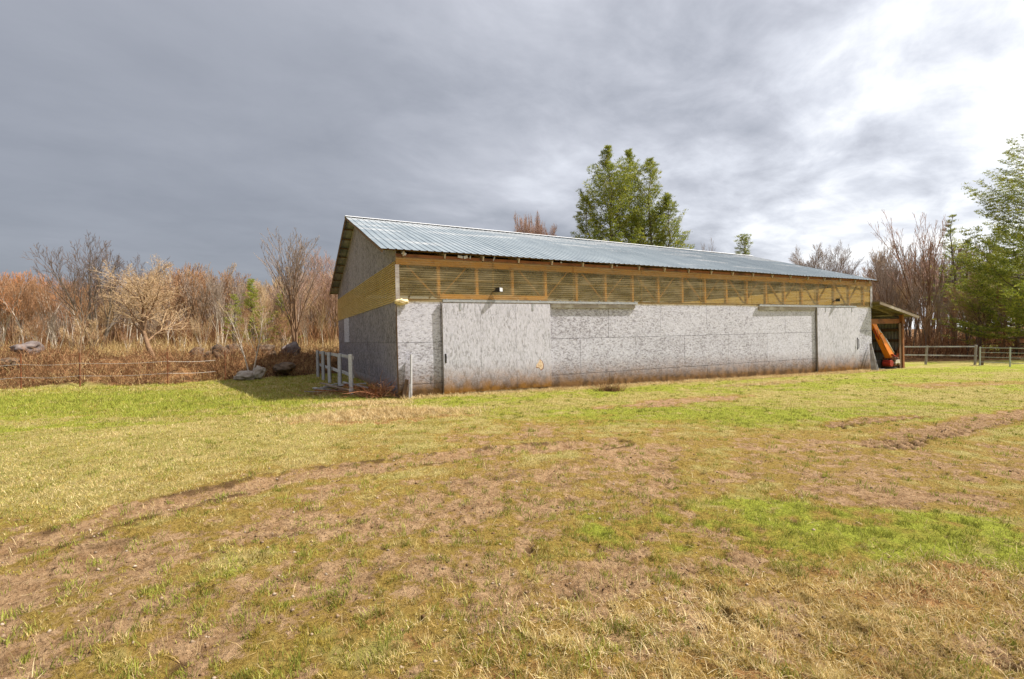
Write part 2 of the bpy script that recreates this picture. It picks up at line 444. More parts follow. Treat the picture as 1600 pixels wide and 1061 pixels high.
def blade_mat(name, c1, c2, c3, transl=0.3):
    m, n, out = new_mat(name)
    r = n.add('ShaderNodeNewGeometry')
    rnd = r.outputs['Random Per Island']
    c = n.ramp(rnd, [(0.0, c1), (0.5, c2), (1.0, c3)])
    big = n.noise(r.outputs['Position'], 0.8, 3, 0.6)
    fin = n.noise(r.outputs['Position'], 5.0, 4, 0.7)
    c = n.mix(n.mapr(big, 0.4, 0.65, 0, 0.35), c, c1)
    c = n.mix(n.mapr(fin, 0.46, 0.64, 0, 0.75), c, tuple(q * 0.6 for q in c1))  # darker clumps: shade in the gaps between blades put into the colour
    d = n.add('ShaderNodeBsdfPrincipled', {'Base Color': c, 'Roughness': 0.75, 'Specular IOR Level': 0.15})
    t_ = n.add('ShaderNodeBsdfTranslucent', {0: c})
    ms = n.add('ShaderNodeMixShader', {0: transl, 1: d.outputs[0], 2: t_.outputs[0]})
    n.l.new(ms.outputs[0], out.inputs[0])
    return m
M['g_green'] = blade_mat('grass_green', (0.19, 0.21, 0.03), (0.36, 0.37, 0.065), (0.55, 0.53, 0.13))
M['g_tan'] = blade_mat('grass_tan', (0.46, 0.32, 0.10), (0.72, 0.56, 0.25), (0.88, 0.75, 0.43))
M['g_olive'] = blade_mat('grass_olive', (0.21, 0.15, 0.025), (0.43, 0.335, 0.055), (0.60, 0.45, 0.12))
M['hay'] = blade_mat('hay', (0.46, 0.31, 0.12), (0.72, 0.55, 0.28), (0.88, 0.75, 0.47))
M['clod'] = blade_mat('clod', (0.10, 0.055, 0.025), (0.26, 0.16, 0.085), (0.52, 0.42, 0.32), 0.0)
M['brush'] = blade_mat('brush', (0.11, 0.045, 0.022), (0.36, 0.17, 0.075), (0.60, 0.37, 0.18), 0.15)
M['brush_tan'] = blade_mat('brush_tan', (0.42, 0.27, 0.11), (0.62, 0.44, 0.20), (0.72, 0.56, 0.32), 0.2)
M['red_twig'] = blade_mat('red_twig', (0.24, 0.085, 0.04), (0.46, 0.19, 0.09), (0.62, 0.38, 0.22), 0.1)

def bark_mat(name, c1, c2):
    m, n, out = new_mat(name)
    ob = n.add('ShaderNodeTexCoord').outputs['Object']
    oi = n.add('ShaderNodeObjectInfo').outputs['Random']
    a = n.noise(n.scale(ob, (6, 6, 1.6)), 1.5, 5, 0.65)
    c = n.mix(n.mapr(a, 0.35, 0.65), c1, c2)
    c = n.mix(n.math('MULTIPLY', oi, 0.3), c, tuple(x * 0.5 for x in c1))
    principled(n, out, c, 0.9, normal=bump(n, a, 0.6, 0.02), spec=0.1)
    return m
M['bark_pale'] = bark_mat('bark_pale', (0.62, 0.54, 0.46), (0.40, 0.32, 0.25))
M['bark_brown'] = bark_mat('bark_brown', (0.30, 0.19, 0.11), (0.17, 0.10, 0.06))
M['bark_dark'] = bark_mat('bark_dark', (0.20, 0.16, 0.13), (0.10, 0.075, 0.055))
M['twig_rust'] = bark_mat('twig_rust', (0.43, 0.24, 0.125), (0.29, 0.165, 0.095))
M['twig_orange'] = bark_mat('twig_orange', (0.56, 0.255, 0.10), (0.42, 0.19, 0.09))
M['twig_tan'] = bark_mat('twig_tan', (0.58, 0.42, 0.25), (0.46, 0.31, 0.17))
M['twig_dark'] = bark_mat('twig_dark', (0.20, 0.145, 0.12), (0.14, 0.10, 0.085))
M['twig_pink'] = bark_mat('twig_pink', (0.50, 0.33, 0.27), (0.38, 0.25, 0.20))
M['twig_grey'] = bark_mat('twig_grey', (0.36, 0.275, 0.215), (0.24, 0.18, 0.14))
def needle_mat(name, c1, c2, c3):
    m, n, out = new_mat(name)
    g = n.add('ShaderNodeNewGeometry')
    ob = n.add('ShaderNodeTexCoord').outputs['Object']
    rnd = g.outputs['Random Per Island']
    a = n.noise(ob, 0.9, 4, 0.6)
    f = n.math('ADD', n.math('MULTIPLY', rnd, 0.6), n.math('MULTIPLY', n.mapr(a, 0.35, 0.65), 0.4))
    c = n.ramp(f, [(0.0, c1), (0.5, c2), (1.0, c3)])
    d = n.add('ShaderNodeBsdfPrincipled', {'Base Color': c, 'Roughness': 0.6, 'Specular IOR Level': 0.25})
    t_ = n.add('ShaderNodeBsdfTranslucent', {0: c})
    ms = n.add('ShaderNodeMixShader', {0: 0.4, 1: d.outputs[0], 2: t_.outputs[0]})
    n.l.new(ms.outputs[0], out.inputs[0])
    return m
M['needle'] = needle_mat('needle', (0.05, 0.075, 0.018), (0.23, 0.27, 0.035), (0.50, 0.46, 0.08))
M['needle_lime'] = needle_mat('needle_lime', (0.15, 0.18, 0.03), (0.30, 0.33, 0.045), (0.46, 0.45, 0.08))
M['rock'] = plain_mat('rock', (0.11, 0.085, 0.08), (0.21, 0.17, 0.155), 3, 0.9, 0, 0.8)
M['rock_dark'] = plain_mat('rock_dark', (0.07, 0.05, 0.035), (0.17, 0.115, 0.075), 3, 0.95, 0, 0.8)
M['rock_pale'] = plain_mat('rock_pale', (0.40, 0.35, 0.30), (0.26, 0.21, 0.17), 3, 0.9, 0, 0.8)

# ================================================================== GROUND
def seg_dist(x, y, pts):
    d = np.full(x.shape, 1e9)
    for (ax, ay), (bx, by) in zip(pts[:-1], pts[1:]):
        vx, vy = bx - ax, by - ay
        t_ = np.clip(((x - ax) * vx + (y - ay) * vy) / (vx * vx + vy * vy), 0, 1)
        d = np.minimum(d, np.hypot(x - ax - t_ * vx, y - ay - t_ * vy))
    return d
def g2(px, py):
    p = G(px, py); return (p.x, p.y)
# worn tracks and patches, each where it lies on the field (metres)
TRACKS = [  # points, half width, strength
    ([g2(-200, 925), g2(0, 868), g2(200, 803), g2(420, 748), g2(620, 722), g2(800, 700), g2(960, 692)], 0.30, 1.0),
    ([g2(-150, 1000), g2(60, 905), g2(300, 838), g2(560, 795), g2(760, 765), g2(900, 735), g2(1020, 722)], 0.42, 0.72),
    ([g2(100, 1100), g2(300, 985), g2(540, 890), g2(740, 838), g2(870, 795), g2(980, 745)], 0.22, 0.62),
    ([g2(960, 692), g2(1130, 688), g2(1300, 675), g2(1450, 662)], 0.30, 0.42),
    ([g2(1380, 694), g2(1440, 678), g2(1510, 662), g2(1600, 646), g2(1700, 630)], 0.36, 0.95),
    ([g2(1300, 664), g2(1360, 655), g2(1430, 650)], 0.22, 0.80),
    ([g2(1180, 690), g2(1300, 715), g2(1440, 725), g2(1600, 735), g2(1750, 740)], 0.40, 0.62),
]
BLOBS = [  # centre, radius along, radius across, angle, strength
    (g2(60, 905), 0.9, 0.5, 0.5, 0.9), (g2(640, 815), 0.8, 0.3, 0.3, 0.8), (g2(930, 895), 0.42, 0.28, 0.2, 0.95),
    (g2(1050, 627), 2.2, 0.55, 0.5, 1.0), (g2(1395, 772), 0.9, 0.35, -0.1, 0.9), (g2(1250, 735), 0.9, 0.4, 0.1, 0.7),
    (g2(150, 975), 0.6, 0.35, 0.5, 0.75), (g2(700, 800), 0.8, 0.3, 0.4, 0.8), (g2(880, 740), 1.6, 0.5, 0.4, 0.65),
    (g2(60, 1020), 0.35, 0.22, 0.5, 0.8), (g2(1090, 960), 0.9, 0.4, 0.0, 0.55), (g2(1265, 688), 0.5, 0.18, 0.0, 0.8),
    (g2(720, 880), 0.5, 0.3, 0.3, 0.7), (g2(1390, 735), 1.5, 0.6, 0.0, 0.6), (g2(450, 960), 0.5, 0.25, 0.5, 0.6),
    (g2(1500, 600), 3.0, 0.7, 0.2, 0.55), (g2(1000, 770), 0.9, 0.35, 0.3, 0.55), (g2(780, 960), 0.45, 0.25, 0.1, 0.6),
    (g2(560, 880), 0.5, 0.22, 0.4, 0.7), (g2(1200, 590), 1.6, 0.2, 0.46, 0.6),
]
GREENS = [
    (g2(120, 628), 9.0, 2.6, 0.1, 0.9), (g2(1400, 850), 2.5, 0.68, -0.15, 1.5), (g2(1160, 800), 0.9, 0.4, -0.1, 0.8),
    (g2(1550, 577), 12.0, 1.8, 0.1, 0.65), (g2(960, 612), 5.0, 0.6, 0.46, 0.6), (g2(900, 650), 4.0, 1.2, 0.3, 0.45),
    (g2(470, 940), 0.35, 0.14, 0.5, 0.7), (g2(430, 870), 0.55, 0.2, 0.5, 0.6), (g2(260, 930), 0.4, 0.15, 0.5, 0.6),
    (g2(1180, 650), 3.0, 1.0, 0.2, 0.5), (g2(1300, 600), 5.0, 1.5, 0.3, 0.35), (g2(640, 760), 1.2, 0.2, 0.4, 0.4), (g2(1200, 860), 0.9, 0.3, 0, 0.5),
    (g2(850, 1000), 0.7, 0.22, 0.0, 0.45), (g2(420, 700), 3.0, 1.0, 0.1, 0.22), (g2(560, 1000), 0.6, 0.25, 0.2, 0.45), (g2(1540, 960), 0.6, 0.2, 0, 0.4),
]
def blobsum(x, y, bl, wob):
    o = np.zeros(x.shape)
    for (cx, cy), ra, rb, an, st in bl:
        dx, dy = x - cx, y - cy
        a = (dx * math.cos(an) + dy * math.sin(an)) / ra; b_ = (-dx * math.sin(an) + dy * math.cos(an)) / rb
        d = np.sqrt(a * a + b_ * b_) + wob * 0.8
        o = np.maximum(o, st * (1 - _ss(d, 0.55, 1.35)))
    return o
BX, BY, BYAW = -3.292, 13.821, R(26.234)
CB, SB = math.cos(BYAW), math.sin(BYAW)
def wear_zone(x, y):
    return _ss(y + 0.30 * x, 12.5, 8.0) * (1 - _ss(-x + 0.6 * (y - 6), 1.5, 5.5))
def masks(x, y):
    w1 = fbm(x, y, 0.9, 4, 1); w2 = fbm(x, y, 3.2, 3, 5); w3 = fbm(x, y, 0.33, 3, 9)
    wob = w1 + 0.5 * w2
    dirt = np.zeros(x.shape)
    for pts, hw, st in TRACKS:
        d = seg_dist(x, y, pts) / hw + wob * 0.9
        dirt = np.maximum(dirt, 0.82 * st * (1 - _ss(d, 0.4, 1.7)))
    dirt = np.maximum(dirt, 0.86 * blobsum(x, y, BLOBS, wob * 1.3))
    near = 1 - _ss(np.hypot(x, y), 7, 15)
    # thin worn turf all over the trafficked part
    wear = wear_zone(x, y)
    dirt = np.maximum(dirt, wear * np.clip(0.36 + 0.75 * w1 + 0.45 * w2 + 0.25 * w3, 0, 0.9))
    w4 = fbm(x, y, 1.7, 5, 25, 0.65)
    green = np.clip(0.12 + 0.24 * _ss(np.hypot(x, y), 7, 13) + 0.5 * w1 + 0.4 * w3 + 0.7 * w4, 0, 1) + blobsum(x, y, GREENS, wob * 1.2) * np.clip(0.75 + 1.3 * w4, 0.15, 1)
    s_ = (x - BX) * CB + (y - BY) * SB; t_ = -(x - BX) * SB + (y - BY) * CB
    # dry strip at the foot of the front wall
    foot = (1 - _ss(-t_, 0.15, 0.9)) * _ss(s_, -1.5, 0) * (1 - _ss(s_, 29, 31)) * (t_ < 0.5)
    green = green * (1 - 0.75 * foot)
    d_edge = y - np.interp(x, EX, EY)
    leaf = _ss(-x, 6.5, 9.5) * _ss(d_edge + wob * 0.5, -0.5, 0.6)
    leaf = leaf * (1 - 0.85 * _ss(d_edge, 7, 12))
    rb = _ss(y - 0.06 * x + wob * 0.4, 29.2, 31.0) * _ss(x, 14, 17)
    leaf = np.maximum(leaf, rb)
    green = np.clip(green, 0, 1) * (1 - leaf)
    # plain tan pasture to the left
    tanp = blobsum(x, y, [(g2(330, 700), 6.0, 3.2, 0.1, 1.0), (g2(640, 650), 2.2, 1.0, 0.3, 1.0), (g2(100, 760), 3.5, 1.6, 0.3, 0.8),
                          (g2(1500, 615), 6.0, 1.5, 0.1, 0.7), (g2(1350, 960), 1.6, 0.7, 0.0, 0.8)], wob)
    green = green * (1 - 0.45 * tanp) * (1 - 0.55 * blobsum(x, y, [(g2(470, 612), 3.0, 3.0, 0.0, 1.0)], wob))
    dirt = np.clip(dirt * (1 + 1.1 * w4) + 0.15 * w4, 0, 1)
    dirt = dirt * (1 - 0.75 * blobsum(x, y, [(g2(1400, 850), 2.4, 0.65, -0.15, 1.0), (g2(1160, 800), 0.8, 0.35, -0.1, 0.7)], wob))
    thatch = np.clip(blobsum(x, y, [(g2(1150, 970), 2.1, 0.75, 0.05, 1.0), (g2(960, 1010), 1.2, 0.5, 0.0, 0.9), (g2(1450, 930), 1.6, 0.5, 0.0, 0.75),
                                    (g2(1120, 860), 0.7, 0.5, 0.2, 0.6), (g2(250, 1010), 0.7, 0.3, 0.4, 0.55), (g2(500, 985), 0.7, 0.3, 0.3, 0.6),
                                    (g2(600, 655), 1.8, 0.6, 0.3, 0.7)], wob * 1.2) * (0.8 + 1.1 * w4) + 0.25 * w2, 0, 1)
    return dirt * (1 - leaf) * (1 - foot * 0.5), green, leaf, tanp, thatch
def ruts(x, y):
    """tread bars and wheel ruts pressed into the mud: height, dark tone of damp soil and groove shade"""
    z = np.zeros(x.shape); wet_shade = np.zeros(x.shape)
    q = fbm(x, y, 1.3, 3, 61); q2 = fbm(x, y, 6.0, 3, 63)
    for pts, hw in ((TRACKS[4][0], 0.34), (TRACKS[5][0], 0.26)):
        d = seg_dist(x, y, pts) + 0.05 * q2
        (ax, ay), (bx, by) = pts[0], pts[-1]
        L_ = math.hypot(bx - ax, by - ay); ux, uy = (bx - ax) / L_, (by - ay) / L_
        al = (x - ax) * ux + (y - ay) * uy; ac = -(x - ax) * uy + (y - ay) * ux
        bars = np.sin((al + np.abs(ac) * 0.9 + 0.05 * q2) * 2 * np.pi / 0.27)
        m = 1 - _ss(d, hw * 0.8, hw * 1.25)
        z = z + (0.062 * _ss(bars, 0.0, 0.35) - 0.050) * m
        wet_shade = np.maximum(wet_shade, m * (1 - _ss(bars, -0.4, 0.3)) * 0.9)  # tread-groove shade put into the colour along with damp soil
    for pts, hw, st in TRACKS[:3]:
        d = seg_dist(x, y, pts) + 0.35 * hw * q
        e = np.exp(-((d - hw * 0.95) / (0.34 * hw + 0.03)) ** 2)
        wet_shade = np.maximum(wet_shade, e * np.clip(0.36 + 1.0 * q + 0.6 * q2, 0, 0.75) * st)
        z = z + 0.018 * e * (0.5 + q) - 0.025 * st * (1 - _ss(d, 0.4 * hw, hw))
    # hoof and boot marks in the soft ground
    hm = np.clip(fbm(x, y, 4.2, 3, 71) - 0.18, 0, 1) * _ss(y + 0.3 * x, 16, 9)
    return z - 0.10 * hm, np.clip(np.maximum(wet_shade, hm * 1.6), 0, 1)
def gfull(x, y, dirt=None, leaf=None):
    z = gbase(x, y)
    if dirt is None:
        dirt, _, leaf, _, _ = masks(x, y)
    r = np.hypot(x, y)
    z = z + 0.030 * fbm(x, y, 0.5, 3, 3) + 0.018 * fbm(x, y, 2.3, 3, 6)
    fine = 1 - _ss(r, 12, 30)
    z = z + fine * (0.010 + 0.028 * dirt) * fbm(x, y, 9.0, 4, 12, 0.6) - 0.030 * dirt
    z = z + ruts(x, y)[0]
    berm = leaf * _ss(-x, 6, 9) if leaf is not None else 0
    z = z + berm * (0.55 * fbm(x, y, 0.28, 3, 15) + 0.34 * fbm(x, y, 0.9, 3, 17))
    return z

def build_ground():
    na, nr = 800, 860
    th = np.concatenate([np.linspace(-62, 62, na), np.linspace(62, 298, 80)[1:-1]])
    th = np.radians(th); A = len(th)
    r = np.concatenate([1.5 * (22 / 1.5) ** np.linspace(0, 1, 640)[:-1], 22 * (560 / 22) ** np.linspace(0, 1, nr - 639)])
    TH, RR = np.meshgrid(th, r)
    x = (RR * np.sin(TH)).ravel(); y = (RR * np.cos(TH)).ravel()
    dirt, green, leaf, tanp, thatch = masks(x, y)
    z = gfull(x, y, dirt, leaf)
    wet_shade = ruts(x, y)[1]
    far = _ss(np.hypot(x, y), 120, 400)
    z = z * (1 - far) + (-1.2) * far
    v = np.stack([x, y, z], 1)
    v = np.vstack([v, [[0, 0, gz(0, 0)]]])
    i = np.arange((nr - 1) * A); rr, aa = i // A, i % A; a2 = (aa + 1) % A
    q = np.stack([rr * A + aa, (rr + 1) * A + aa, (rr + 1) * A + a2, rr * A + a2], 1)
    k = np.arange(A); tri = np.stack([np.full(A, nr * A), k, (k + 1) % A], 1)
    ff = np.concatenate([q.ravel(), tri.ravel()]); cn = np.concatenate([np.full(len(q), 4), np.full(A, 3)])
    ap = lambda a: np.append(a, a[0])
    o = np_mesh('ground', v, ff, cn, M['ground'], {'dirt': ap(dirt), 'green': ap(green), 'leaf': ap(leaf), 'wet_shade': ap(wet_shade), 'thatch': ap(thatch)}, True)
    tag(o, kind='structure')
build_ground()

# ------------------------------------------------------------------ grass
def inside_barn(x, y, m=0.0):
    s_ = (x - BX) * CB + (y - BY) * SB; t_ = -(x - BX) * SB + (y - BY) * CB
    return (s_ > -m) & (s_ < 27.2) & (t_ > -m) & (t_ < 14.3)
def blades(name, x, y, z, h, wd, lean, mat, label, cat='grass', rng=None, curl=1.0):
    n_ = len(x)
    az = rng.uniform(0, 2 * np.pi, n_); fa = rng.uniform(0, 2 * np.pi, n_)
    dx, dy = np.cos(az), np.sin(az)
    sx, sy = np.cos(fa), np.sin(fa)
    ln = lean * rng.uniform(0.3, 1.0, n_)
    hx = h * np.sin(ln); hz = h * np.cos(ln)
    v = np.zeros((n_, 5, 3))
    for i, (f_, wf) in enumerate(((0, 1), (0, -1), (0.55, 0.8), (0.55, -0.8))):
        v[:, i, 0] = x + dx * hx * f_ * 0.6 + sx * wd * wf * 0.5
        v[:, i, 1] = y + dy * hx * f_ * 0.6 + sy * wd * wf * 0.5
        v[:, i, 2] = z - 0.006 + hz * f_
    v[:, 4, 0] = x + dx * hx; v[:, 4, 1] = y + dy * hx; v[:, 4, 2] = z + hz * np.where(curl * ln > 0.9, 0.75, 1.0)
    b = np.arange(n_)[:, None] * 5
    q = b + np.array([[0, 1, 3, 2]]); t_ = b + np.array([[2, 3, 4]])
    ff = np.concatenate([q, t_], 1).ravel(); cn = np.tile([4, 3], n_)
    o = np_mesh(name, v.reshape(-1, 3), ff, cn, mat)
    return tag(o, label, cat, kind='stuff')

def scatter_grass():
    rng = np.random.default_rng(11)
    N = 1150000
    th = np.radians(rng.uniform(-54, 54, N))
    a = rng.uniform(0, 1, N)
    sel = rng.uniform(0, 1, N) < 0.5
    r0, r1 = 1.6, 34.0
    r = np.where(sel, 1 / (1 / r0 + a * (1 / r1 - 1 / r0)), r0 * (r1 / r0) ** a)
    x, y = r * np.sin(th), r * np.cos(th)
    dirt, green, leaf, tanp, thatch = masks(x, y)
    ft = fbm(x, y, 7.0, 2, 21)
    u = rng.uniform(0, 1, N)
    wr = wear_zone(x, y); fh = fbm(x, y, 16.0, 3, 81)
    dens = np.clip(1.10 - 0.62 * wr + (0.9 + 1.1 * wr) * ft + 1.3 * wr * fh - 1.3 * dirt - 0.45 * thatch + 0.35 * tanp, 0.015, 1) * (leaf < 0.4)
    keep = (u < dens) & ~inside_barn(x, y, -0.02)
    x, y, r, dirt, green, tanp, ft, thatch, wr = (q[keep] for q in (x, y, r, dirt, green, tanp, ft, thatch, wr))
    n_ = len(x)
    z = gfull(x, y)
    # taller, uncut growth in the pasture on the left and round the edges
    tall = _ss(-x + 0.25 * (y - 10), 3.0, 7.0) * _ss(y, 8.5, 13.0)
    h = (0.020 + 0.022 * rng.uniform(0, 1, n_) + 0.012 * np.clip(ft, 0, 1)) * (1 + 1.5 * tall) * (1 - 0.35 * np.clip(dirt, 0, 1)) * (1 - 0.12 * wr) * (1 + 0.5 * (rng.uniform(0, 1, n_) > 0.93))
    wd = (0.0026 + 0.0004 * r) * rng.uniform(0.7, 1.3, n_)
    kind = rng.uniform(0, 1, n_)
    c1_ = fbm(x, y, 3.1, 4, 44, 0.6); c2_ = fbm(x, y, 1.1, 4, 48, 0.6)
    pg = np.clip(0.10 + 0.9 * green + 0.6 * c1_, 0.02, 0.88); pg = pg * (1 - 0.6 * thatch)
    pt = np.clip(0.30 + 0.5 * thatch + 0.4 * tanp - 0.35 * green + 1.4 * c2_ + 0.8 * c1_, 0.03, 0.95)
    ig = kind < pg; it = (kind >= pg) & (kind < pg + (1 - pg) * pt); io = ~(ig | it)
    for nm, ix, mt, lb, le, hf in (('grass', ig, 'g_green', 'short green grass sprouting across the field', 0.9, 1.0),
                                   ('dry_grass', it, 'g_tan', 'pale dry grass lying in the field', 1.35, 1.25),
                                   ('dull_grass', io, 'g_olive', 'dull olive grass thinly covering the worn field', 1.2, 0.9)):
        hf = hf * (1 + 0.5 * thatch[ix] * (nm == 'dry_grass'))
        blades(nm, x[ix], y[ix], z[ix], h[ix] * hf, wd[ix], le, M[mt], lb, 'grass', rng)
scatter_grass()

def tufts_and_litter():
    rng = np.random.default_rng(19)
    n_ = 2600
    th = np.radians(rng.uniform(-52, 52, n_)); a = rng.uniform(0, 1, n_); r = 1.7 * (26 / 1.7) ** a
    x, y = r * np.sin(th), r * np.cos(th)
    dirt, green, leaf, tanp, thatch = masks(x, y)
    k = (leaf < 0.2) & ~inside_barn(x, y, 0.1) & (rng.uniform(0, 1, n_) < 0.25 + green + 0.3 * dirt)
    x, y = x[k], y[k]; m_ = 26
    sz = rng.uniform(0.03, 0.09, len(x))
    X_ = (x[:, None] + rng.normal(0, 1, (len(x), m_)) * sz[:, None] * 0.6).ravel(); Y_ = (y[:, None] + rng.normal(0, 1, (len(x), m_)) * sz[:, None] * 0.6).ravel()
    r_ = np.hypot(X_, Y_)
    hh = (np.repeat(sz, m_) * 0.55 + 0.02) * rng.uniform(0.6, 1.3, len(X_))
    blades('grass_tufts', X_, Y_, gfull(X_, Y_), hh, (0.003 + 0.0004 * r_) * rng.uniform(0.8, 1.4, len(X_)), 0.8, M['g_green'], 'fresh green grass tufts dotted over the worn field', 'grass', rng)
    # long dead stalks
    n_ = 9000
    th = np.radians(rng.uniform(-52, 52, n_)); r = 1.7 * (22 / 1.7) ** rng.uniform(0, 1, n_)
    x, y = r * np.sin(th), r * np.cos(th)
    dirt, green, leaf, tanp, thatch = masks(x, y)
    k = (leaf < 0.2) & ~inside_barn(x, y, 0.05) & (rng.uniform(0, 1, n_) < 0.15 + thatch + 0.3 * tanp)
    x, y, r = x[k], y[k], r[k]
    blades('dead_stalks', x, y, gfull(x, y) + 0.012, rng.uniform(0.05, 0.13, len(x)), (0.0020 + 0.0004 * r), 1.5, M['hay'], 'long dead stalks lying on the worn field', 'straw', rng)
    # clods and pebbles
    n_ = 5200
    th = np.radians(rng.uniform(-52, 52, n_)); r = 1.7 * (20 / 1.7) ** rng.uniform(0, 1, n_)
    x, y = r * np.sin(th), r * np.cos(th)
    dirt, green, leaf, tanp, thatch = masks(x, y)
    k = (leaf < 0.2) & ~inside_barn(x, y, 0.05) & (rng.uniform(0, 1, n_) < np.clip(dirt * 1.3, 0.03, 1)); x, y = x[k], y[k]
    s_ = rng.uniform(0.004, 0.016, len(x)) * (1 + 0.05 * np.hypot(x, y)); z = gfull(x, y)
    oc = np.array([[1, 0, 0], [0, 1, 0], [-1, 0, 0], [0, -1, 0], [0, 0, 0.7], [0, 0, -0.6]], float)
    v = np.stack([x, y, z], 1)[:, None, :] + oc[None] * s_[:, None, None] * rng.uniform(0.6, 1.3, (len(x), 6, 1))
    tr = np.array([[0,1,4],[1,2,4],[2,3,4],[3,0,4],[1,0,5],[2,1,5],[3,2,5],[0,3,5]])
    f = (np.arange(len(x)) * 6)[:, None, None] + tr[None]
    tag(np_mesh('soil_clods', v.reshape(-1, 3), f.ravel(), np.full(len(x) * 8, 3), M['clod'], None, True), 'small clods and pebbles scattered over the bare dirt', 'soil', kind='stuff')
tufts_and_litter()

def straw_patch():
    rng = np.random.default_rng(5)
    xs, ys = [], []
    for (cx, cy), ra, rb, an, n_ in [(g2(600, 648), 1.6, 0.55, 0.35, 20000), (g2(1380, 985), 1.5, 0.55, 0.0, 5200), (g2(1330, 582), 1.2, 0.35, 0.46, 3500),
                                     (g2(560, 632), 1.0, 0.35, 0.3, 7000), (g2(980, 1000), 0.9, 0.35, 0.0, 1400), (g2(1520, 900), 0.7, 0.3, 0.0, 1500), (g2(1200, 600), 2.5, 0.3, 0.46, 3000)]:
        a = rng.normal(0, 0.55, n_) * ra; b_ = rng.normal(0, 0.55, n_) * rb
        xs.append(cx + a * math.cos(an) - b_ * math.sin(an)); ys.append(cy + a * math.sin(an) + b_ * math.cos(an))
    # along the wall foot
    s_ = rng.uniform(0, 24.3, 16000); t_ = -np.abs(rng.normal(0, 0.28, 16000)) - 0.02
    xs.append(BX + s_ * CB - t_ * SB); ys.append(BY + s_ * SB + t_ * CB)
    x = np.concatenate(xs); y = np.concatenate(ys)
    k = ~inside_barn(x, y, 0.0); x, y = x[k], y[k]
    r = np.hypot(x, y)
    z = gfull(x, y) + rng.uniform(0, 0.02, len(x)) + 0.16 * np.exp(-((x - g2(600, 640)[0]) ** 2 + (y - g2(600, 640)[1]) ** 2) / 0.8) * rng.uniform(0, 1, len(x))
    h = rng.uniform(0.05, 0.14, len(x)) * np.where(r < 6, 0.6, 1.0)
    blades('straw', x, y, z, h, (0.0022 + 0.00055 * r) * rng.uniform(0.7, 1.3, len(x)), 1.55, M['hay'], 'loose pale straw strewn by the barn corner and wall foot', 'straw', rng)
straw_patch()

# ================================================================== BARN
L, W = 24.088, 14.191
Z0 = -1.72
ZT, ZB = 2.838, 3.994          # top of the strand board, top of the gable belt
barn = thing('barn', 'long weathered grey riding barn with blue-grey metal roof and amber translucent strip under the eaves', 'barn', (BX, BY, Z0), BYAW)
def gl(s_): return -0.0175 * s_           # ground line along the front wall, barn space
def ridge_z(s_): return 6.86 - 0.0120 * s_
def eave_z(s_): return 4.285 - 0.0045 * s_
OV, OR = 0.13, 0.40            # eave and rake overhangs
TR = W / 2

def sheets(cols, rows, y0, y1, axis='x'):
    mb = MB(); g = 0.006
    for r_i, (z0, z1) in enumerate(rows):
        cc = cols[r_i % len(cols)]
        for a, b_ in zip(cc[:-1], cc[1:]):
            dz = random.Random(int(a * 100) + r_i).uniform(-0.003, 0.003)
            if axis == 'x': mb.box(a + g, b_ - g, y0 + dz, y1 + dz, z0 + g, z1 - g)
            else: mb.box(y0 + dz, y1 + dz, a + g, b_ - g, z0 + g, z1 - g)
    return mb
rows = [(-0.8, 0.398), (0.398, 1.618), (1.618, ZT)]
c1 = [0, 1.30, 3.70, 5.08, 7.52, 9.96, 12.40, 14.84, 17.28, 19.45, 21.9, L]
c2 = [0, 1.30, 3.70, 5.08, 6.30, 8.74, 11.18, 13.62, 16.06, 18.3, 19.45, 21.9, L]
sheets([c1, c2, c1], rows, 0.0, 0.02).build('front_wall', M['osb'], barn)
MB().box(0.03, L - 0.03, 0.024, 0.03, -0.8, ZT - 0.02).build('dark_backing', M['black'], barn)  # black sheet added behind the boards so the gaps read dark
MB().box(0.024, 0.03, 0.035, W - 0.05, -0.8, ZT - 0.02).build('dark_backing', M['black'], barn)
cg = [0.02, 2.46, 4.90, 7.34, 9.78, 12.22, W]
sheets([cg], rows, 0.0, 0.02, 'y').build('gable_wall', M['osb_shaded'], barn)
sheets([cg], rows, L - 0.02, L, 'y').build('end_wall', M['osb_shaded'], barn)
sheets([c1], rows, W - 0.02, W).build('back_wall', M['osb_shaded'], barn)
# upper gables: OSB pieces cut to the roof slope
def under_roof(t_, s_=0):
    e, r_ = eave_z(s_), ridge_z(s_)
    return e + (r_ - e) * (t_ + OV) / (TR + OV) if t_ <= TR else e + (r_ - e) * (W + OV - t_) / (TR + OV)
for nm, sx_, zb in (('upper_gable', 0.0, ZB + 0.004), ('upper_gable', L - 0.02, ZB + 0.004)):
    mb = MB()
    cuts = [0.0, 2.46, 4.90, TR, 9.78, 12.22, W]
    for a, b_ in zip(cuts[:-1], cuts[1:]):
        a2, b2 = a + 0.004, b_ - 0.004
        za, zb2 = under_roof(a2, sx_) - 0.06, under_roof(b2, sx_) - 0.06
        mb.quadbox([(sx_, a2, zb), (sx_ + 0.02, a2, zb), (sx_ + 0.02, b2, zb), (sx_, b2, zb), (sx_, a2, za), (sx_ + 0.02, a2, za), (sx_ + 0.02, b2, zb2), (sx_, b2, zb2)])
    mb.build(nm, M['osb_shaded'], barn)
# slightly paler infill door low on the gable far end
MB().box(-0.022, -0.001, 9.9, 11.6, 1.63, 2.80).build('gable_hatch', M['osb'], barn)

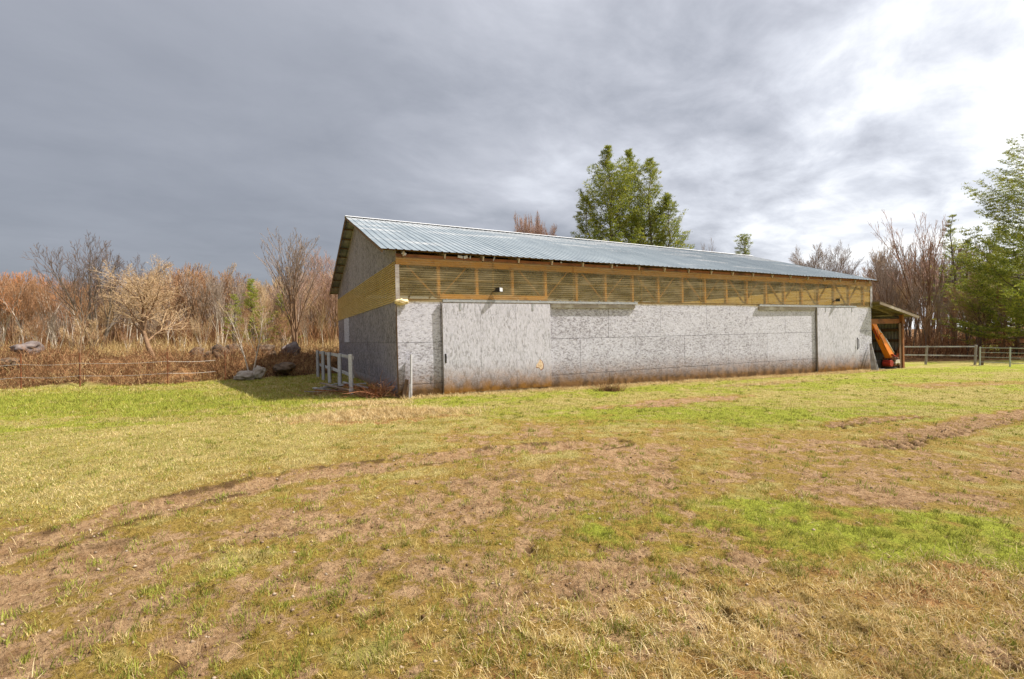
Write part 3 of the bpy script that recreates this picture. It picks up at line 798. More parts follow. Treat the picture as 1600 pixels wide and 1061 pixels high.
def corrugated(u0, u1, v0, v1, pitch, amp, place, n_per=6, nu=None):
    """wave along v, straight along u; place(u, v, off) -> point"""
    nv = max(2, int((v1 - v0) / pitch * n_per)); mb = MB()
    us = nu or [u0, u1]
    for j in range(nv + 1):
        v = v0 + (v1 - v0) * j / nv
        o = amp * math.sin(2 * math.pi * (v - v0) / pitch)
        for u in us: mb.v.append(tuple(place(u, v, o)))
    k = len(us)
    for j in range(nv):
        for i in range(k - 1):
            a = j * k + i
            mb.f.append((a, a + 1, a + k + 1, a + k))
    return mb
def join(mbs):
    o = MB()
    for m_ in mbs:
        b0 = len(o.v); o.v += m_.v; o.f += [tuple(i + b0 for i in f) for f in m_.f]
    return o
# translucent strips: sheets lapped along the run, waves horizontal
def strip(n_sheets, total, place, z0, z1, amp=0.0028):
    ms = []
    for rowz0, rowz1, off in ((z0, z0 + (z1 - z0) * 0.53, 0.0), (z0 + (z1 - z0) * 0.50, z1, 0.006)):
        for i in range(n_sheets):
            a = total * i / n_sheets; b_ = total * (i + 1) / n_sheets + 0.06
            if i == n_sheets - 1: b_ = total
            ms.append(corrugated(a, b_, rowz0, rowz1, 0.0675, amp, lambda u, v, o, off=off, i=i: place(u, v, o + off + 0.004 * (i % 2))))
    return join(ms)
PF = 4.10
strip(8, L, lambda u, v, o: (u, -0.014 - o, v), ZT - 0.02, PF).build('translucent_strip', M['fibre'], barn, True)
strip(5, W, lambda u, v, o: (-0.014 - o, u, v), ZT - 0.02, ZB, 0.012).build('translucent_strip', M['fibre_gable_glow'], barn, True)
strip(8, L, lambda u, v, o: (u, W + 0.014 + o, v), ZT - 0.02, PF).build('translucent_strip', M['fibre'], barn, True)
strip(5, W, lambda u, v, o: (L + 0.014 + o, u, v), ZT - 0.02, ZB).build('translucent_strip', M['fibre_gable_glow'], barn, True)
# framing behind the front strip
for i in range(20):
    s_ = 0.05 + 1.235 * i
    if s_ > L: continue
    MB().box(s_ - 0.045, s_ + 0.045, 0.035, 0.15, ZT - 0.3, PF - 0.03).build('stud', M['lumber'], barn)
for k in (1, 4, 6, 8, 10, 12, 14, 16, 18):
    s_ = 0.05 + 1.235 * k
    for sg in (-1, 1):
        MB().beam((s_ + sg * 0.05, 0.19, ZT + 0.12), (s_ + sg * 0.92, 0.19, PF - 0.22), 0.04, 0.07, (0, 1, 0)).build('brace', M['lumber'], barn)
hb = [0.0, 4.2, 8.9, 13.6, 18.5, L]
for a, b_ in zip(hb[:-1], hb[1:]):
    MB().box(a + 0.003, b_ - 0.003, -0.006, 0.026, 3.875, 4.075).build('header_board', M['lumber'], barn)
for a, b_ in zip([0, 5.5, 11, 16.7], [5.5, 11, 16.7, L]):
    MB().box(a + 0.003, b_ - 0.003, 0.0, 0.035, 4.085, 4.19).build('top_plate', M['lumber_red'], barn)
MB().box(1.30, 5.02, -0.006, 0.026, 2.905, 3.05).build('rail_board', M['lumber'], barn)
MB().box(0, L, 0.0, 0.035, ZT + 0.0, ZT + 0.06).build('sill_rail', M['dark_wood'], barn)
MB().box(-0.03, 0.085, -0.045, -0.0305, ZT, 3.87).build('corner_trim', M['grey_wood'], barn)
MB().box(-0.012, -0.002, -0.02, 0.10, -0.4, ZT - 0.02).build('corner_trim', M['dark_wood'], barn)
MB().box(L - 0.16, L + 0.03, -0.045, -0.0305, ZT - 0.04, 3.87).build('corner_trim', M['white_wood'], barn)
# rafters with pale cut tails peeping under the eave
rr = random.Random(4)
for i in range(20):
    s_ = 0.22 + 1.245 * i
    e, r_ = eave_z(s_), ridge_z(s_); sl_ = (r_ - e) / (TR + OV)
    z_at = lambda t_: e + sl_ * (t_ + OV) - 0.055
    MB().beam((s_, -0.07, z_at(-0.07) - 0.07), (s_, TR, z_at(TR) - 0.07), 0.045, 0.14).build('rafter', M['lumber_pale'], barn)
    MB().beam((s_, W + 0.07, z_at(-0.07) - 0.07), (s_, TR + 0.03, z_at(TR) - 0.07), 0.045, 0.14).build('rafter', M['dark_wood'], barn)
for s_, wd_, dz, an in ((1.95, 0.16, 0.07, 0.1), (2.14, 0.13, 0.08, -0.2), (2.27, 0.03, 0.09, 0.2), (3.05, 0.03, 0.14, 0.6), (0.22, 0.13, 0.07, 0.3), (7.9, 0.05, 0.05, 0.3), (5.55, 0.05, 0.04, 0.2)):
    MB().beam((s_, -0.045, 4.19 - dz / 2), (s_ + an * 0.1, -0.05, 4.19 + dz / 2), 0.012, wd_, (1, 0, 0)).build('loose_scrap', M['white_wood'], barn)
# purlins that run out under the rake overhang
for side in (0, 1):
    for i in range(10):
        t_ = 0.05 + i * 0.775
        tt = t_ if side == 0 else W - t_
        pts = []
        for s_ in (-OR + 0.02, L + OR - 0.02):
            pts.append((s_, tt, under_roof(tt, s_) - 0.045))
        MB().beam(pts[0], pts[1], 0.085, 0.04).build('purlin', M['dark_wood'], barn)
    # rake board
    a, b_ = (-OV, TR) if side == 0 else (W + OV, TR)
    for s_ in (-OR, L + OR):
        za, zb2 = eave_z(s_) - 0.06, ridge_z(s_) - 0.06
        MB().beam((s_, a, za), (s_, b_, zb2), 0.03, 0.09).build('rake_board', M['dark_wood'], barn)
# ribbed steel roof, one sheet a slope
def roof_sheet(side):
    mb = MB(); s0, s1 = -OR - 0.03, L + OR + 0.03; pit = 0.2275
    ss, hh = [], []
    x_ = s0
    while x_ < s1:
        for dx, h_ in ((0, 0), (pit * 0.70, 0), (pit * 0.78, 0.018), (pit * 0.90, 0.018), (pit * 0.98, 0)):
            if x_ + dx <= s1: ss.append(x_ + dx); hh.append(h_)
        x_ += pit
    nt = 16
    for s_, h_ in zip(ss, hh):
        rj = 0.012 * mnoise.noise(Vector((s_ * 0.7, side * 5, 0)))
        for j in range(nt + 1):
            f = j / nt
            e, r_ = eave_z(s_), ridge_z(s_)
            t_ = -OV - 0.03 + rj + (TR + OV + 0.03) * f
            sag = 0.02 * mnoise.noise(Vector((s_ * 0.25, f * 3, side)))
            mb.v.append((s_, t_ if side == 0 else W - t_, e + (r_ - e) * f + h_ + sag))
    n_ = nt + 1
    for i in range(len(ss) - 1):
        for j in range(nt):
            a = i * n_ + j
            q = (a, a + n_, a + n_ + 1, a + 1)
            mb.f.append(q if side == 0 else q[::-1])
    return mb.build('roof_slope', M['roof'], barn)
roof_sheet(0); roof_sheet(1)
mb = MB()
for a, b_ in [(-OR - 0.04, L * 0.33), (L * 0.33 - 0.05, L * 0.66), (L * 0.66 - 0.05, L + OR + 0.04)]:
    for sg in (-1, 1):
        p = [(a, TR, ridge_z(a) + 0.055), (b_, TR, ridge_z(b_) + 0.055), (b_, TR + sg * 0.20, ridge_z(b_) - 0.02), (a, TR + sg * 0.20, ridge_z(a) - 0.02)]
        b0 = len(mb.v); mb.v += p; mb.f.append((b0, b0+1, b0+2, b0+3) if sg > 0 else (b0+3, b0+2, b0+1, b0))
mb.build('ridge_cap', M['ridge'], barn)
# sliding doors on their tracks
def door(s0, s1, z0a, z0b, z1, stiles):
    d = MB(); g = 0.003
    edges = [s0] + stiles + [s1]
    y0, y1 = -0.105, -0.078
    for a, b_ in zip(edges[:-1], edges[1:]):
        f0 = (a - s0) / (s1 - s0); f1 = (b_ - s0) / (s1 - s0)
        za, zb_ = z0a + (z0b - z0a) * f0, z0a + (z0b - z0a) * f1
        d.quadbox([(a+g, y0, za), (b_-g, y0, zb_), (b_-g, y1, zb_), (a+g, y1, za), (a+g, y0, z1), (b_-g, y0, z1), (b_-g, y1, z1), (a+g, y1, z1)])
    o = d.build('sliding_door', M['osb_door'], barn)
    for a in (s0 + 0.02, s1 - 0.02):
        MB().box(a - 0.02, a + 0.02, -0.0775, -0.03, max(z0a, z0b) + 0.01, z1 - 0.005).build('door_edge', M['grey_wood'], o)
    return o
d1 = door(1.33, 5.06, 0.06, 0.05, 2.775, [2.55, 3.78])
d2 = door(19.46, 22.78, gl(19.5) - 0.02, gl(22.8) + 0.06, 2.765, [20.68, 21.90])
h = MB().tube([(1.40, -0.11, 1.02), (1.40, -0.16, 1.04), (1.40, -0.165, 1.20), (1.40, -0.11, 1.22)], 0.011, 6)
h.box(1.375, 1.425, -0.112, -0.106, 0.98, 1.26); h.build('handle', M['black'], d1)
h = MB().tube([(22.62, -0.11, 0.75), (22.62, -0.17, 0.80), (22.62, -0.17, 1.20), (22.62, -0.11, 1.25)], 0.016, 6)
h.box(22.59, 22.65, -0.112, -0.106, 0.70, 1.30); h.build('handle', M['black'], d2)
for a in (1.9, 4.4):
    MB().box(a - 0.03, a + 0.03, -0.115, -0.106, 2.56, 2.775).build('hanger', M['track'], d1)
for a in (20.1, 22.2):
    MB().box(a - 0.03, a + 0.03, -0.115, -0.106, 2.56, 2.765).build('hanger', M['track'], d2)
# broken-out patch in the first door
mb = MB(); rp = random.Random(3)
cx_, cz_ = 4.62, 0.76
sil = [(-0.11, 0.02), (-0.05, 0.09), (0.0, 0.17), (0.06, 0.12), (0.10, 0.03), (0.09, -0.08), (0.02, -0.13), (-0.03, -0.06), (-0.12, -0.05)]
mb.v += [(cx_ + a, -0.109, cz_ + b_) for a, b_ in sil] + [(cx_ + a * 1.25, -0.1055, cz_ + b_ * 1.2) for a, b_ in sil]
k = len(sil); mb.f.append(tuple(range(k))[::-1])
for i in range(k): mb.f.append((i, (i + 1) % k, k + (i + 1) % k, k + i))
o = mb.build('torn_patch', M['raw_wood'], d1)
mb = MB(); mb.v += [(cx_ + a * 1.35 + 0.008, -0.1062, cz_ + b_ * 1.28 - 0.01) for a, b_ in sil]; mb.f.append(tuple(range(k))[::-1])
mb.build('torn_edge', M['rust'], o)

def track(s0, s1, z, y=-0.085, t_=0.07):
    mb = MB()
    mb.box(s0, s1, y - 0.03, y + 0.045, z + 0.015, z + t_ + 0.015)
    mb.box(s0, s1, y + 0.047, -0.0325, z + 0.02, z + t_)
    for i in range(int((s1 - s0) / 0.8) + 1):
        a = s0 + 0.12 + i * 0.8
        mb.box(a - 0.02, a + 0.02, y - 0.036, y + 0.04, z + t_ + 0.017, z + t_ + 0.04)
    return mb
track(1.35, 8.78, 2.79).build('door_track', M['track'], barn)
track(15.45, 22.6, 2.775).build('door_track', M['track'], barn)
MB().box(5.1, 8.7, -0.06, -0.003, 2.66, 2.775).build('track_board', M['grey_wood'], barn)
MB().box(15.5, 19.4, -0.06, -0.003, 2.64, 2.765).build('track_board', M['grey_wood'], barn)
# flood lamps on the strip
for s_, z_, sg in ((3.13, 3.20, 1), (20.9, 3.12, 1)):
    o = MB().tube([(s_ - 0.10, -0.03, z_ - 0.05), (s_ - 0.06, -0.12, z_ - 0.03), (s_, -0.17, z_)], 0.022, 8).build('flood_lamp', M['black'], barn)
    MB().beam((s_ - 0.02, -0.12, z_), (s_ + 0.07, -0.25, z_ + 0.0), 0.15, 0.12, w1=0.19, h1=0.14).build('lamp_head', M['black'], o)
    MB().beam((s_ + 0.0715, -0.252, z_ + 0.0), (s_ + 0.076, -0.259, z_ + 0.0), 0.165, 0.115).build('lamp_glass', M['lamp_face'], o)
# old sprayed foam lump at the corner
import bmesh
def lump(name, c, rx, ry, rz, mat, seed, parent=None, sub=3, amp=0.35, f=1.6, rot=0.0, flat=None):
    bm = bmesh.new(); bmesh.ops.create_icosphere(bm, subdivisions=sub, radius=1.0)
    off = Vector((seed * 3.7, seed * 1.3, seed * 2.1))
    for v in bm.verts:
        q = v.co.copy()
        k_ = 1 + amp * mnoise.fractal(q * f + off, 0.9, 2.0, 4)
        q = Vector((q.x * rx, q.y * ry, q.z * rz)) * k_
        if flat is not None: q.z = max(q.z, flat * rz)
        v.co = Matrix.Rotation(rot, 3, 'Z') @ q
    me = bpy.data.meshes.new(name); bm.to_mesh(me); bm.free(); me.shade_smooth(); me.materials.append(mat)
    o = bpy.data.objects.new(name, me); C.objects.link(o); o.location = c
    if parent: o.parent = parent
    return o
lump('foam_lump', (0.12, -0.07, 2.80), 0.19, 0.10, 0.085, M['foam'], 2, barn, 3, 0.6, 2.4)
MB().tube([(0.02, -0.04, 2.78), (-0.04, -0.05, 2.66), (-0.05, -0.03, 2.52)], 0.012, 5).build('loose_wire', M['grey_wood'], barn)

# ================================================================== LEAN-TO SHED
def bw(s_, t_, z_=0.0):
    return Vector((BX + s_ * CB - t_ * SB, BY + s_ * SB + t_ * CB, Z0 + z_))
shed = thing('lean_to_shed', 'open-fronted wooden lean-to shed against the right end of the barn', 'shed', (BX, BY, Z0), BYAW)
SR = 27.05; DEP = 5.2
def sr_z(s_): return 3.09 - (s_ - L) * 0.195
mb = MB()
nv = 17
for j in range(6):   # lapped roof boards
    t0 = -0.35 + j * (DEP + 0.5) / 6
mb.quadbox([(L + 0.035, -0.35, sr_z(L) - 0.02), (27.88, -0.35, sr_z(27.88) - 0.02), (27.88, DEP + 0.2, sr_z(27.88) - 0.02), (L + 0.035, DEP + 0.2, sr_z(L) - 0.02),
            (L + 0.035, -0.35, sr_z(L) + 0.012), (27.88, -0.35, sr_z(27.88) + 0.012), (27.88, DEP + 0.2, sr_z(27.88) + 0.012), (L + 0.035, DEP + 0.2, sr_z(L) + 0.012)])
mb.build('roof_deck', M['old_wood'], shed)
corrugated(L + 0.035, 27.95, -0.40, DEP + 0.25, 0.10, 0.012, lambda u, v, o: (u, v, sr_z(u) + 0.032 + o)).build('roof_sheet', M['dark_wood'], shed, True)
MB().beam((L + 0.04, -0.37, sr_z(L) - 0.07), (27.88, -0.37, sr_z(27.88) - 0.07), 0.035, 0.15).build('fascia', M['old_wood'], shed)
for j in range(5):
    t_ = 0.35 + j * 1.15
    MB().beam((L + 0.04, t_, sr_z(L) - 0.10), (27.9, t_, sr_z(27.9) - 0.10), 0.045, 0.13).build('rafter', M['old_wood'], shed)
for s_ in (24.7, 25.5, 26.3, 27.1, 27.8):
    MB().box(s_ - 0.03, s_ + 0.03, -0.3, DEP, sr_z(s_) - 0.065, sr_z(s_) - 0.028).build('purlin', M['grey_wood'], shed)
MB().box(24.12, 27.5, 0.10, 0.18, 1.97, 2.22).build('front_beam', M['lumber_red'], shed)
for s_, t_ in ((SR, 0.06), (SR, 2.6), (SR, DEP)):
    g_ = gz(*bw(s_, t_)[:2]) - Z0
    MB().box(s_ - 0.08, s_ + 0.08, t_ - 0.08, t_ + 0.08, g_ - 0.2, sr_z(s_) - 0.08).build('post', M['lumber_red'], shed)
g_ = gz(*bw(SR, 0)[:2]) - Z0
corrugated(g_ - 0.02, sr_z(SR) - 0.12, 0.15, DEP, 0.152, 0.010, lambda u, v, o: (SR + 0.10 + o, v, u)).build('side_wall', M['shed_metal'], shed, True)
corrugated(g_ - 0.02, 2.5, L + 0.1, SR, 0.152, 0.010, lambda u, v, o: (v, DEP + 0.08 + o, u)).build('back_wall', M['shed_metal'], shed, True)
for zz in (0.45, 1.05, 1.62):
    MB().box(SR + 0.02, SR + 0.075, 0.15, DEP - 0.1, zz - 0.07 , zz + 0.07).build('wall_rail', M['dark_wood'], shed)
MB().beam((26.55, 0.1, g_ + 0.55), (26.95, 0.1, g_ + 1.2), 0.05, 0.12).build('knee_brace', M['lumber_red'], shed)
MB().box(26.72, 26.93, 0.02, 0.05, g_ - 0.05, 1.98).build('door_board', M['dark_wood'], shed)

# orange loader boom standing in the shed
def orange_machine():
    base = bw(25.55, 0.15)
    base.z = gz(base.x, base.y)
    t = thing('hydraulic_boom', 'orange hydraulic boom on a red and black base leaning up inside the lean-to', 'farm machine', base, BYAW)
    top = Vector((-0.98, 0.10, 2.52)); bot = Vector((0.36, -0.05, 0.66))
    d = (top - bot)
    o = MB().beam(bot, bot + d * 0.62, 0.34, 0.30, (0, 1, 0), 0.28, 0.24).build('boom', M['orange'], t, bevel=0.012)
    MB().beam(bot + d * 0.57, top, 0.24, 0.16, (0, 1, 0), 0.30, 0.17).build('boom_head', M['orange'], t, bevel=0.012)
    MB().beam(bot + d * 0.50 + Vector((-0.12, -0.02, -0.02)), bot + d * 0.80 + Vector((-0.14, -0.02, 0)), 0.12, 0.05, (0, 1, 0)).build('linkage', M['red_paint'], t)
    q = Vector((0.17, -0.12, 0.10))
    MB().tube([bot + q + d * 0.03, bot + q * 0.9 + d * 0.45], 0.048, 12).build('hydraulic_cylinder', M['pale_metal'], t, True)
    MB().tube([bot + q * 0.9 + d * 0.45, bot + q * 0.6 + d * 0.74], 0.026, 10).build('piston_rod', M['pale_metal'], t, True)
    MB().tube([bot + d * 0.75 + Vector((-.1, -.1, 0)), bot + d * 0.66 + Vector((-.25, -.14, 0)), bot + d * 0.5 + Vector((-.17, -.14, 0)), bot + d * 0.2 + Vector((-.2, -.1, 0))], 0.012, 6).build('hose', M['black'], t, True)
    MB().box(0.22, 0.95, -0.22, 0.22, 0.52, 0.60).build('mount_plate', M['rust'], t, bevel=0.01)
    m_ = MB()
    m_.box(0.05, 0.75, -0.18, 0.18, 0.12, 0.20)
    for x_ in (0.28, 0.55, 0.88):
        m_.beam((x_, -0.2, 0.52), (x_ - 0.10, -0.2, 0.12), 0.05, 0.05); m_.beam((x_, 0.2, 0.52), (x_ - 0.10, 0.2, 0.12), 0.05, 0.05)
    m_.build('base_frame', M['rust'], t)
    MB().tube([(0.12, -0.27, 0.30), (0.12, 0.1, 0.30)], 0.17, 14).build('hydraulic_pump', M['red_paint'], t, bevel=0.01)
    for x_ in (0.50, 0.80):
        MB().tube([(x_, -0.30, 0.26), (x_ + 0.03, -0.12, 0.34)], 0.055, 10).build('valve', M['pale_metal'], t)
    MB().box(-1.15, 0.0, 0.15, 0.95, 0.06, 0.50).build('engine_housing', M['black'], t, bevel=0.03)
    for x_ in (-0.85, 0.62):
        wl = MB().tube([(x_, 0.30, 0.21), (x_, 0.48, 0.21)], 0.22, 20).build('wheel', M['rubber'], t, bevel=0.03)
        MB().tube([(x_, 0.285, 0.21), (x_, 0.32, 0.21)], 0.11, 14).build('rim', M['rust'], wl)
    for (x_, y_, l_) in ((0.20, -0.30, 0.5), (0.35, -0.32, 0.42)):
        MB().tube([(x_, y_, 0.42), (x_ + 0.1, y_ - 0.05, 0.42 + l_ * 0.4), (x_ + 0.2, y_ + 0.1, 0.60)], 0.014, 6).build('hose', M['black'], t, True)
    for x_ in (0.62, 0.70, 0.78):
        MB().tube([(x_, -0.24, 0.60), (x_ + 0.02, -0.28, 0.78)], 0.010, 6).build('lever', M['red_paint'], t)
    MB().box(0.50, 0.92, -0.27, -0.20, 0.28, 0.46).build('valve_block', M['pale_metal'], t, bevel=0.01)
    MB().beam(bot + Vector((-0.16, -0.16, 0.1)), bot + Vector((0.16, -0.16, -0.02)), 0.05, 0.16, (0, 1, 0)).build('pivot_plate', M['red_paint'], t, bevel=0.008)
    m_ = MB(); m_.tube([(-0.95, -0.1, 0.03), (0.9, -0.1, 0.03)], 0.03, 6); m_.tube([(-0.95, -0.1, 0.03), (-0.95, 0.5, 0.03)], 0.03, 6); m_.tube([(0.9, -0.1, 0.03), (0.9, 0.4, 0.03)], 0.03, 6)
    m_.build('skid', M['black'], t)
orange_machine()
p0 = bw(23.35, -0.45); p0.z = gz(p0.x, p0.y)
lb = thing('leaning_board', 'weathered grey board leaning on the right end of the barn wall', 'board', p0, BYAW)
MB().beam((0, 0, 0), (0.45, 0.36, 1.35), 0.02, 0.26, (0, 1, 0.0), h1=0.10).build('plank', M['grey_wood'], lb)
MB().beam((0.26, 0.02, 0), (0.56, 0.37, 1.15), 0.02, 0.20, (0, 1, 0.0), h1=0.08).build('plank', M['white_wood'], lb)

# poles at the near corner
p0 = bw(0.30, -0.20); p0.z = gz(p0.x, p0.y)
t = thing('white_board', 'narrow white board standing on edge at the near barn corner', 'board', p0, 0.02)
MB().beam((0.0, 0.04, -0.05), (0.02, 0.09, 1.24), 0.14, 0.032, (1, 0, 0)).build('plank', M['white_wood'], t)
MB().beam((-0.03, -0.10, -0.03), (-0.02, -0.04, 0.40), 0.05, 0.03, (1, 0, 0)).build('offcut', M['white_wood'], t)
p0 = bw(0.14, -0.10); p0.z = gz(p0.x, p0.y)
t = tag(MB().beam((-0.05, -0.06, 0), (0.10, 0.06, 0.52), 0.10, 0.03, (0, 1, 0)).build('short_plank', M['dark_wood'], None, loc=p0), 'short dark plank leaning behind the white board at the barn corner', 'plank')
t.rotation_euler = (0, 0, BYAW)

# ================================================================== FENCES
def world_fence(name, label, cat, posts, rails, pmat, rmat, pw=0.12, rail_h=0.13, group=None):
    o = posts[0][0]
    t = thing(name, label, cat, o, 0, group)
    O = Vector(o)
    for (p, h_, lean) in posts:
        p = Vector(p) - O
        MB().beam(p + Vector((0, 0, -0.15)), p + Vector((lean, 0, h_)), pw, pw, (0, 1, 0)).build('post', M[pmat], t, bevel=0.006)
    for (a, b_) in rails:
        MB().beam(Vector(a) - O, Vector(b_) - O, 0.04, rail_h).build('rail', M[rmat], t)
    return t
def gp(px, py):
    return G(px, py)
fp = [gp(549, 617), gp(531, 607), gp(515.5, 599), gp(505.5, 594), gp(497, 589)]
tz = -0.44
posts = [(fp[0], tz - fp[0].z + 0.02, 0.0), (fp[1], tz - fp[1].z, 0.02), (fp[2], tz - fp[2].z, -0.02), (fp[3], tz - fp[3].z + 0.02, 0.0), (fp[4], tz - fp[4].z + 0.02, 0.0)]
rails = []
for a, b_ in zip(fp[:-1], fp[1:]):
    for dz in (-0.09, -0.66):
        rails.append(((a.x + 0.05, a.y + 0.08, tz + dz), (b_.x + 0.05, b_.y + 0.08, tz + dz + (0.02 if dz > -0.3 else 0.04))))
world_fence('paddock_fence', 'peeling white rail fence running back beside the shaded gable wall', 'fence', posts, rails, 'peeling', 'peeling', 0.105, 0.10)

q1, q2 = gp(1446, 569.5), gp(1523, 570)
q0 = bw(27.3, 1.2); q0.z = gz(q0.x, q0.y)
zt = lambda px, py, D: P(px, py, D).z
rail_top = [(P(1412, 541.8, q1.y - 0.3), P(1527, 541.5, q2.y)), (P(1412, 554.5, q1.y - 0.3), P(1527, 556, q2.y))]
posts = [(q1, 1.12, 0.12), (q2, 1.15, 0.10), ((q0.x, q0.y, q0.z), 1.1, 0)]
world_fence('rail_fence', 'grey weathered rail fence with a leaning post beyond the lean-to', 'fence', posts, rail_top, 'grey_wood', 'white_wood', 0.09, 0.07)
# metal gate run further right
g0 = gp(1531, 571)
t = thing('metal_gate', 'thin grey-green metal tube fence at the right edge of the field', 'fence', g0)
O = g0; gpts = [gp(1531, 571), gp(1578, 573), gp(1625, 575), gp(1680, 578)]
for i, p in enumerate(gpts):
    MB().tube([p - O + Vector((0, 0, -0.1)), p - O + Vector((0.03, 0, 1.05))], 0.035, 8).build('post', M['fence_metal'], t)
for a, b_ in zip(gpts[:-1], gpts[1:]):
    for z_ in (1.0, 0.74, 0.48, 0.2):
        MB().tube([a - O + Vector((0, 0, z_)), b_ - O + Vector((0, 0, z_))], 0.014 if z_ < 1 else 0.02, 6).build('rail', M['fence_metal'], t)
MB().beam(gpts[0] - O + Vector((0.25, 0.2, -0.1)), gpts[0] - O + Vector((0.4, 0.2, 0.95)), 0.14, 0.14, (0, 1, 0)).build('corner_post', M['dark_wood'], t)

# wire fence in front of the bank on the left
wp = [gp(-60, 612), gp(33, 608), gp(125, 605), gp(262, 600), gp(352, 594)]
t = thing('wire_fence', 'two-strand wire fence on thin rusty stakes in front of the brush bank', 'fence', wp[1])
O = wp[1]
for p in wp:
    MB().tube([p - O + Vector((0, 0, -0.1)), p - O + Vector((0.02, 0, 1.25))], 0.022, 6).build('stake', M['rust'], t)
for z_ in (0.88, 0.42):
    pts = []
    for a, b_ in zip(wp[:-1], wp[1:]):
        for k_ in range(6):
            f = k_ / 6; pts.append(a.lerp(b_, f) - O + Vector((0, -0.03, z_ - 0.05 * math.sin(math.pi * f))))
    MB().tube(pts, 0.006, 4).build('wire', M['wire'], t)

# ================================================================== ROCKS, SCRAP
def rock(px, py, wpx, hpx, mat, seed, label, D=None, group='stones in the brush bank', name='stone'):
    p = gp(px, py) if D is None else P(px, py, D)
    if D is None: D = p.y
    wx = wpx / F_PX * D / 2; hz = hpx / F_PX * D
    o = lump(name, (p.x, p.y + wx * 0.4, p.z + hz * 0.75), wx, wx * 0.8, hz * 0.72, M[mat], seed, None, 4, 0.45, 1.1, seed)
    tag(o, label, 'boulder' if name == 'boulder' else 'stone', group)
    return o
rock(36, 556, 34, 15, 'rock', 14, 'large rounded grey boulder on top of the bank at far left', 21.5, None, 'boulder')
rock(12, 575, 30, 10, 'rock_dark', 2, 'flat dark stone below the large boulder', 19.2)
rock(338, 572, 34, 22, 'rock_dark', 4, 'peaked dark stone in the bank left of the pale slab', 22.5)
rock(305, 566, 26, 16, 'rock_dark', 8, 'low dark stone, leftmost in the row on the bank', 23.0)
rock(362, 566, 30, 20, 'rock_dark', 5, 'dark blocky stone behind the pale slab', 24.5)
rock(412, 563, 34, 16, 'rock_dark', 6, 'dark stone right of the pale slab', 24.5)
rock(452, 562, 26, 17, 'rock', 7, 'tilted grey-brown stone at the foot of the tall upright tree', 26.0)
rock(438, 585, 40, 12, 'rock_dark', 9, 'wide dark stone at the right end of the bank', 22.0)
rock(382, 596, 32, 11, 'rock_pale', 10, 'pale flat slab at the grass edge of the bank', 20.3)
rock(402, 593, 22, 14, 'rock_pale', 11, 'small pale stone beside the flat slab', 20.6)

def heap_boards():
    rng_ = random.Random(8)
    c = gp(530, 613)
    t = thing('scrap_lumber', 'heap of grey and white broken boards at the foot of the paddock fence', 'lumber heap', c)
    for i in range(20):
        a = rng_.uniform(-0.6, 0.9); l = rng_.uniform(0.4, 1.1)
        x_, y_ = rng_.uniform(-0.7, 0.95), rng_.uniform(-0.3, 0.6)
        z_ = 0.03 + rng_.uniform(0, 0.20)
        tl = rng_.uniform(-0.25, 0.25)
        MB().beam((x_ - l/2*math.cos(a), y_ - l/2*math.sin(a), max(0.02, z_ - tl*l/2)), (x_ + l/2*math.cos(a), y_ + l/2*math.sin(a), max(0.02, z_ + tl*l/2)), rng_.uniform(0.07, 0.14), 0.025).build('board', M[rng_.choice(['grey_wood', 'white_wood', 'old_wood', 'lumber_red'])], t)
heap_boards()

# tangled canes as one countless mass
def canes(name, label, cat, spots, mat, seed, kind='stuff', seg=4, taper=0.3):
    """spots: arrays x, y, z, length, radius, lean, bend"""
    rng = np.random.default_rng(seed)
    x, y, z, ln, rad, lean, bend = spots
    n_ = len(x)
    az = rng.uniform(0, 2 * np.pi, n_); ba = rng.uniform(0, 2 * np.pi, n_)
    pos = np.stack([x, y, z], 1)
    dirv = np.stack([np.cos(az) * np.sin(lean), np.sin(az) * np.sin(lean), np.cos(lean)], 1)
    bv = np.stack([np.cos(ba), np.sin(ba), -0.8 * np.ones(n_)], 1) * bend[:, None]
    V = np.zeros((n_, seg + 1, 3, 3))
    fa = rng.uniform(0, 2 * np.pi, n_)
    side = np.stack([np.cos(fa), np.sin(fa), 0.2 * np.sin(fa * 3)], 1)
    for i in range(seg + 1):
        d = dirv / np.linalg.norm(dirv, axis=1)[:, None]
        s2 = np.cross(d, side); s2 /= (np.linalg.norm(s2, axis=1)[:, None] + 1e-6)
        s3 = np.cross(d, s2)
        r_ = (rad * (1 - (1 - taper) * i / seg))[:, None]
        for k_ in range(3):
            an = 2 * math.pi * k_ / 3
            V[:, i, k_] = pos + (s2 * math.cos(an) + s3 * math.sin(an)) * r_
        pos = pos + d * (ln / seg)[:, None]
        dirv = d + bv / seg + rng.normal(0, 0.14, (n_, 3))
    base = (np.arange(n_) * (seg + 1) * 3)[:, None, None]
    q = []
    for i in range(seg):
        for k_ in range(3):
            q.append([i*3 + k_, i*3 + (k_+1) % 3, (i+1)*3 + (k_+1) % 3, (i+1)*3 + k_])
    q = base + np.array(q)[None]
    o = np_mesh(name, V.reshape(-1, 3), q.ravel(), np.full(n_ * seg * 3, 4), mat)
    return tag(o, label, cat, kind=kind)

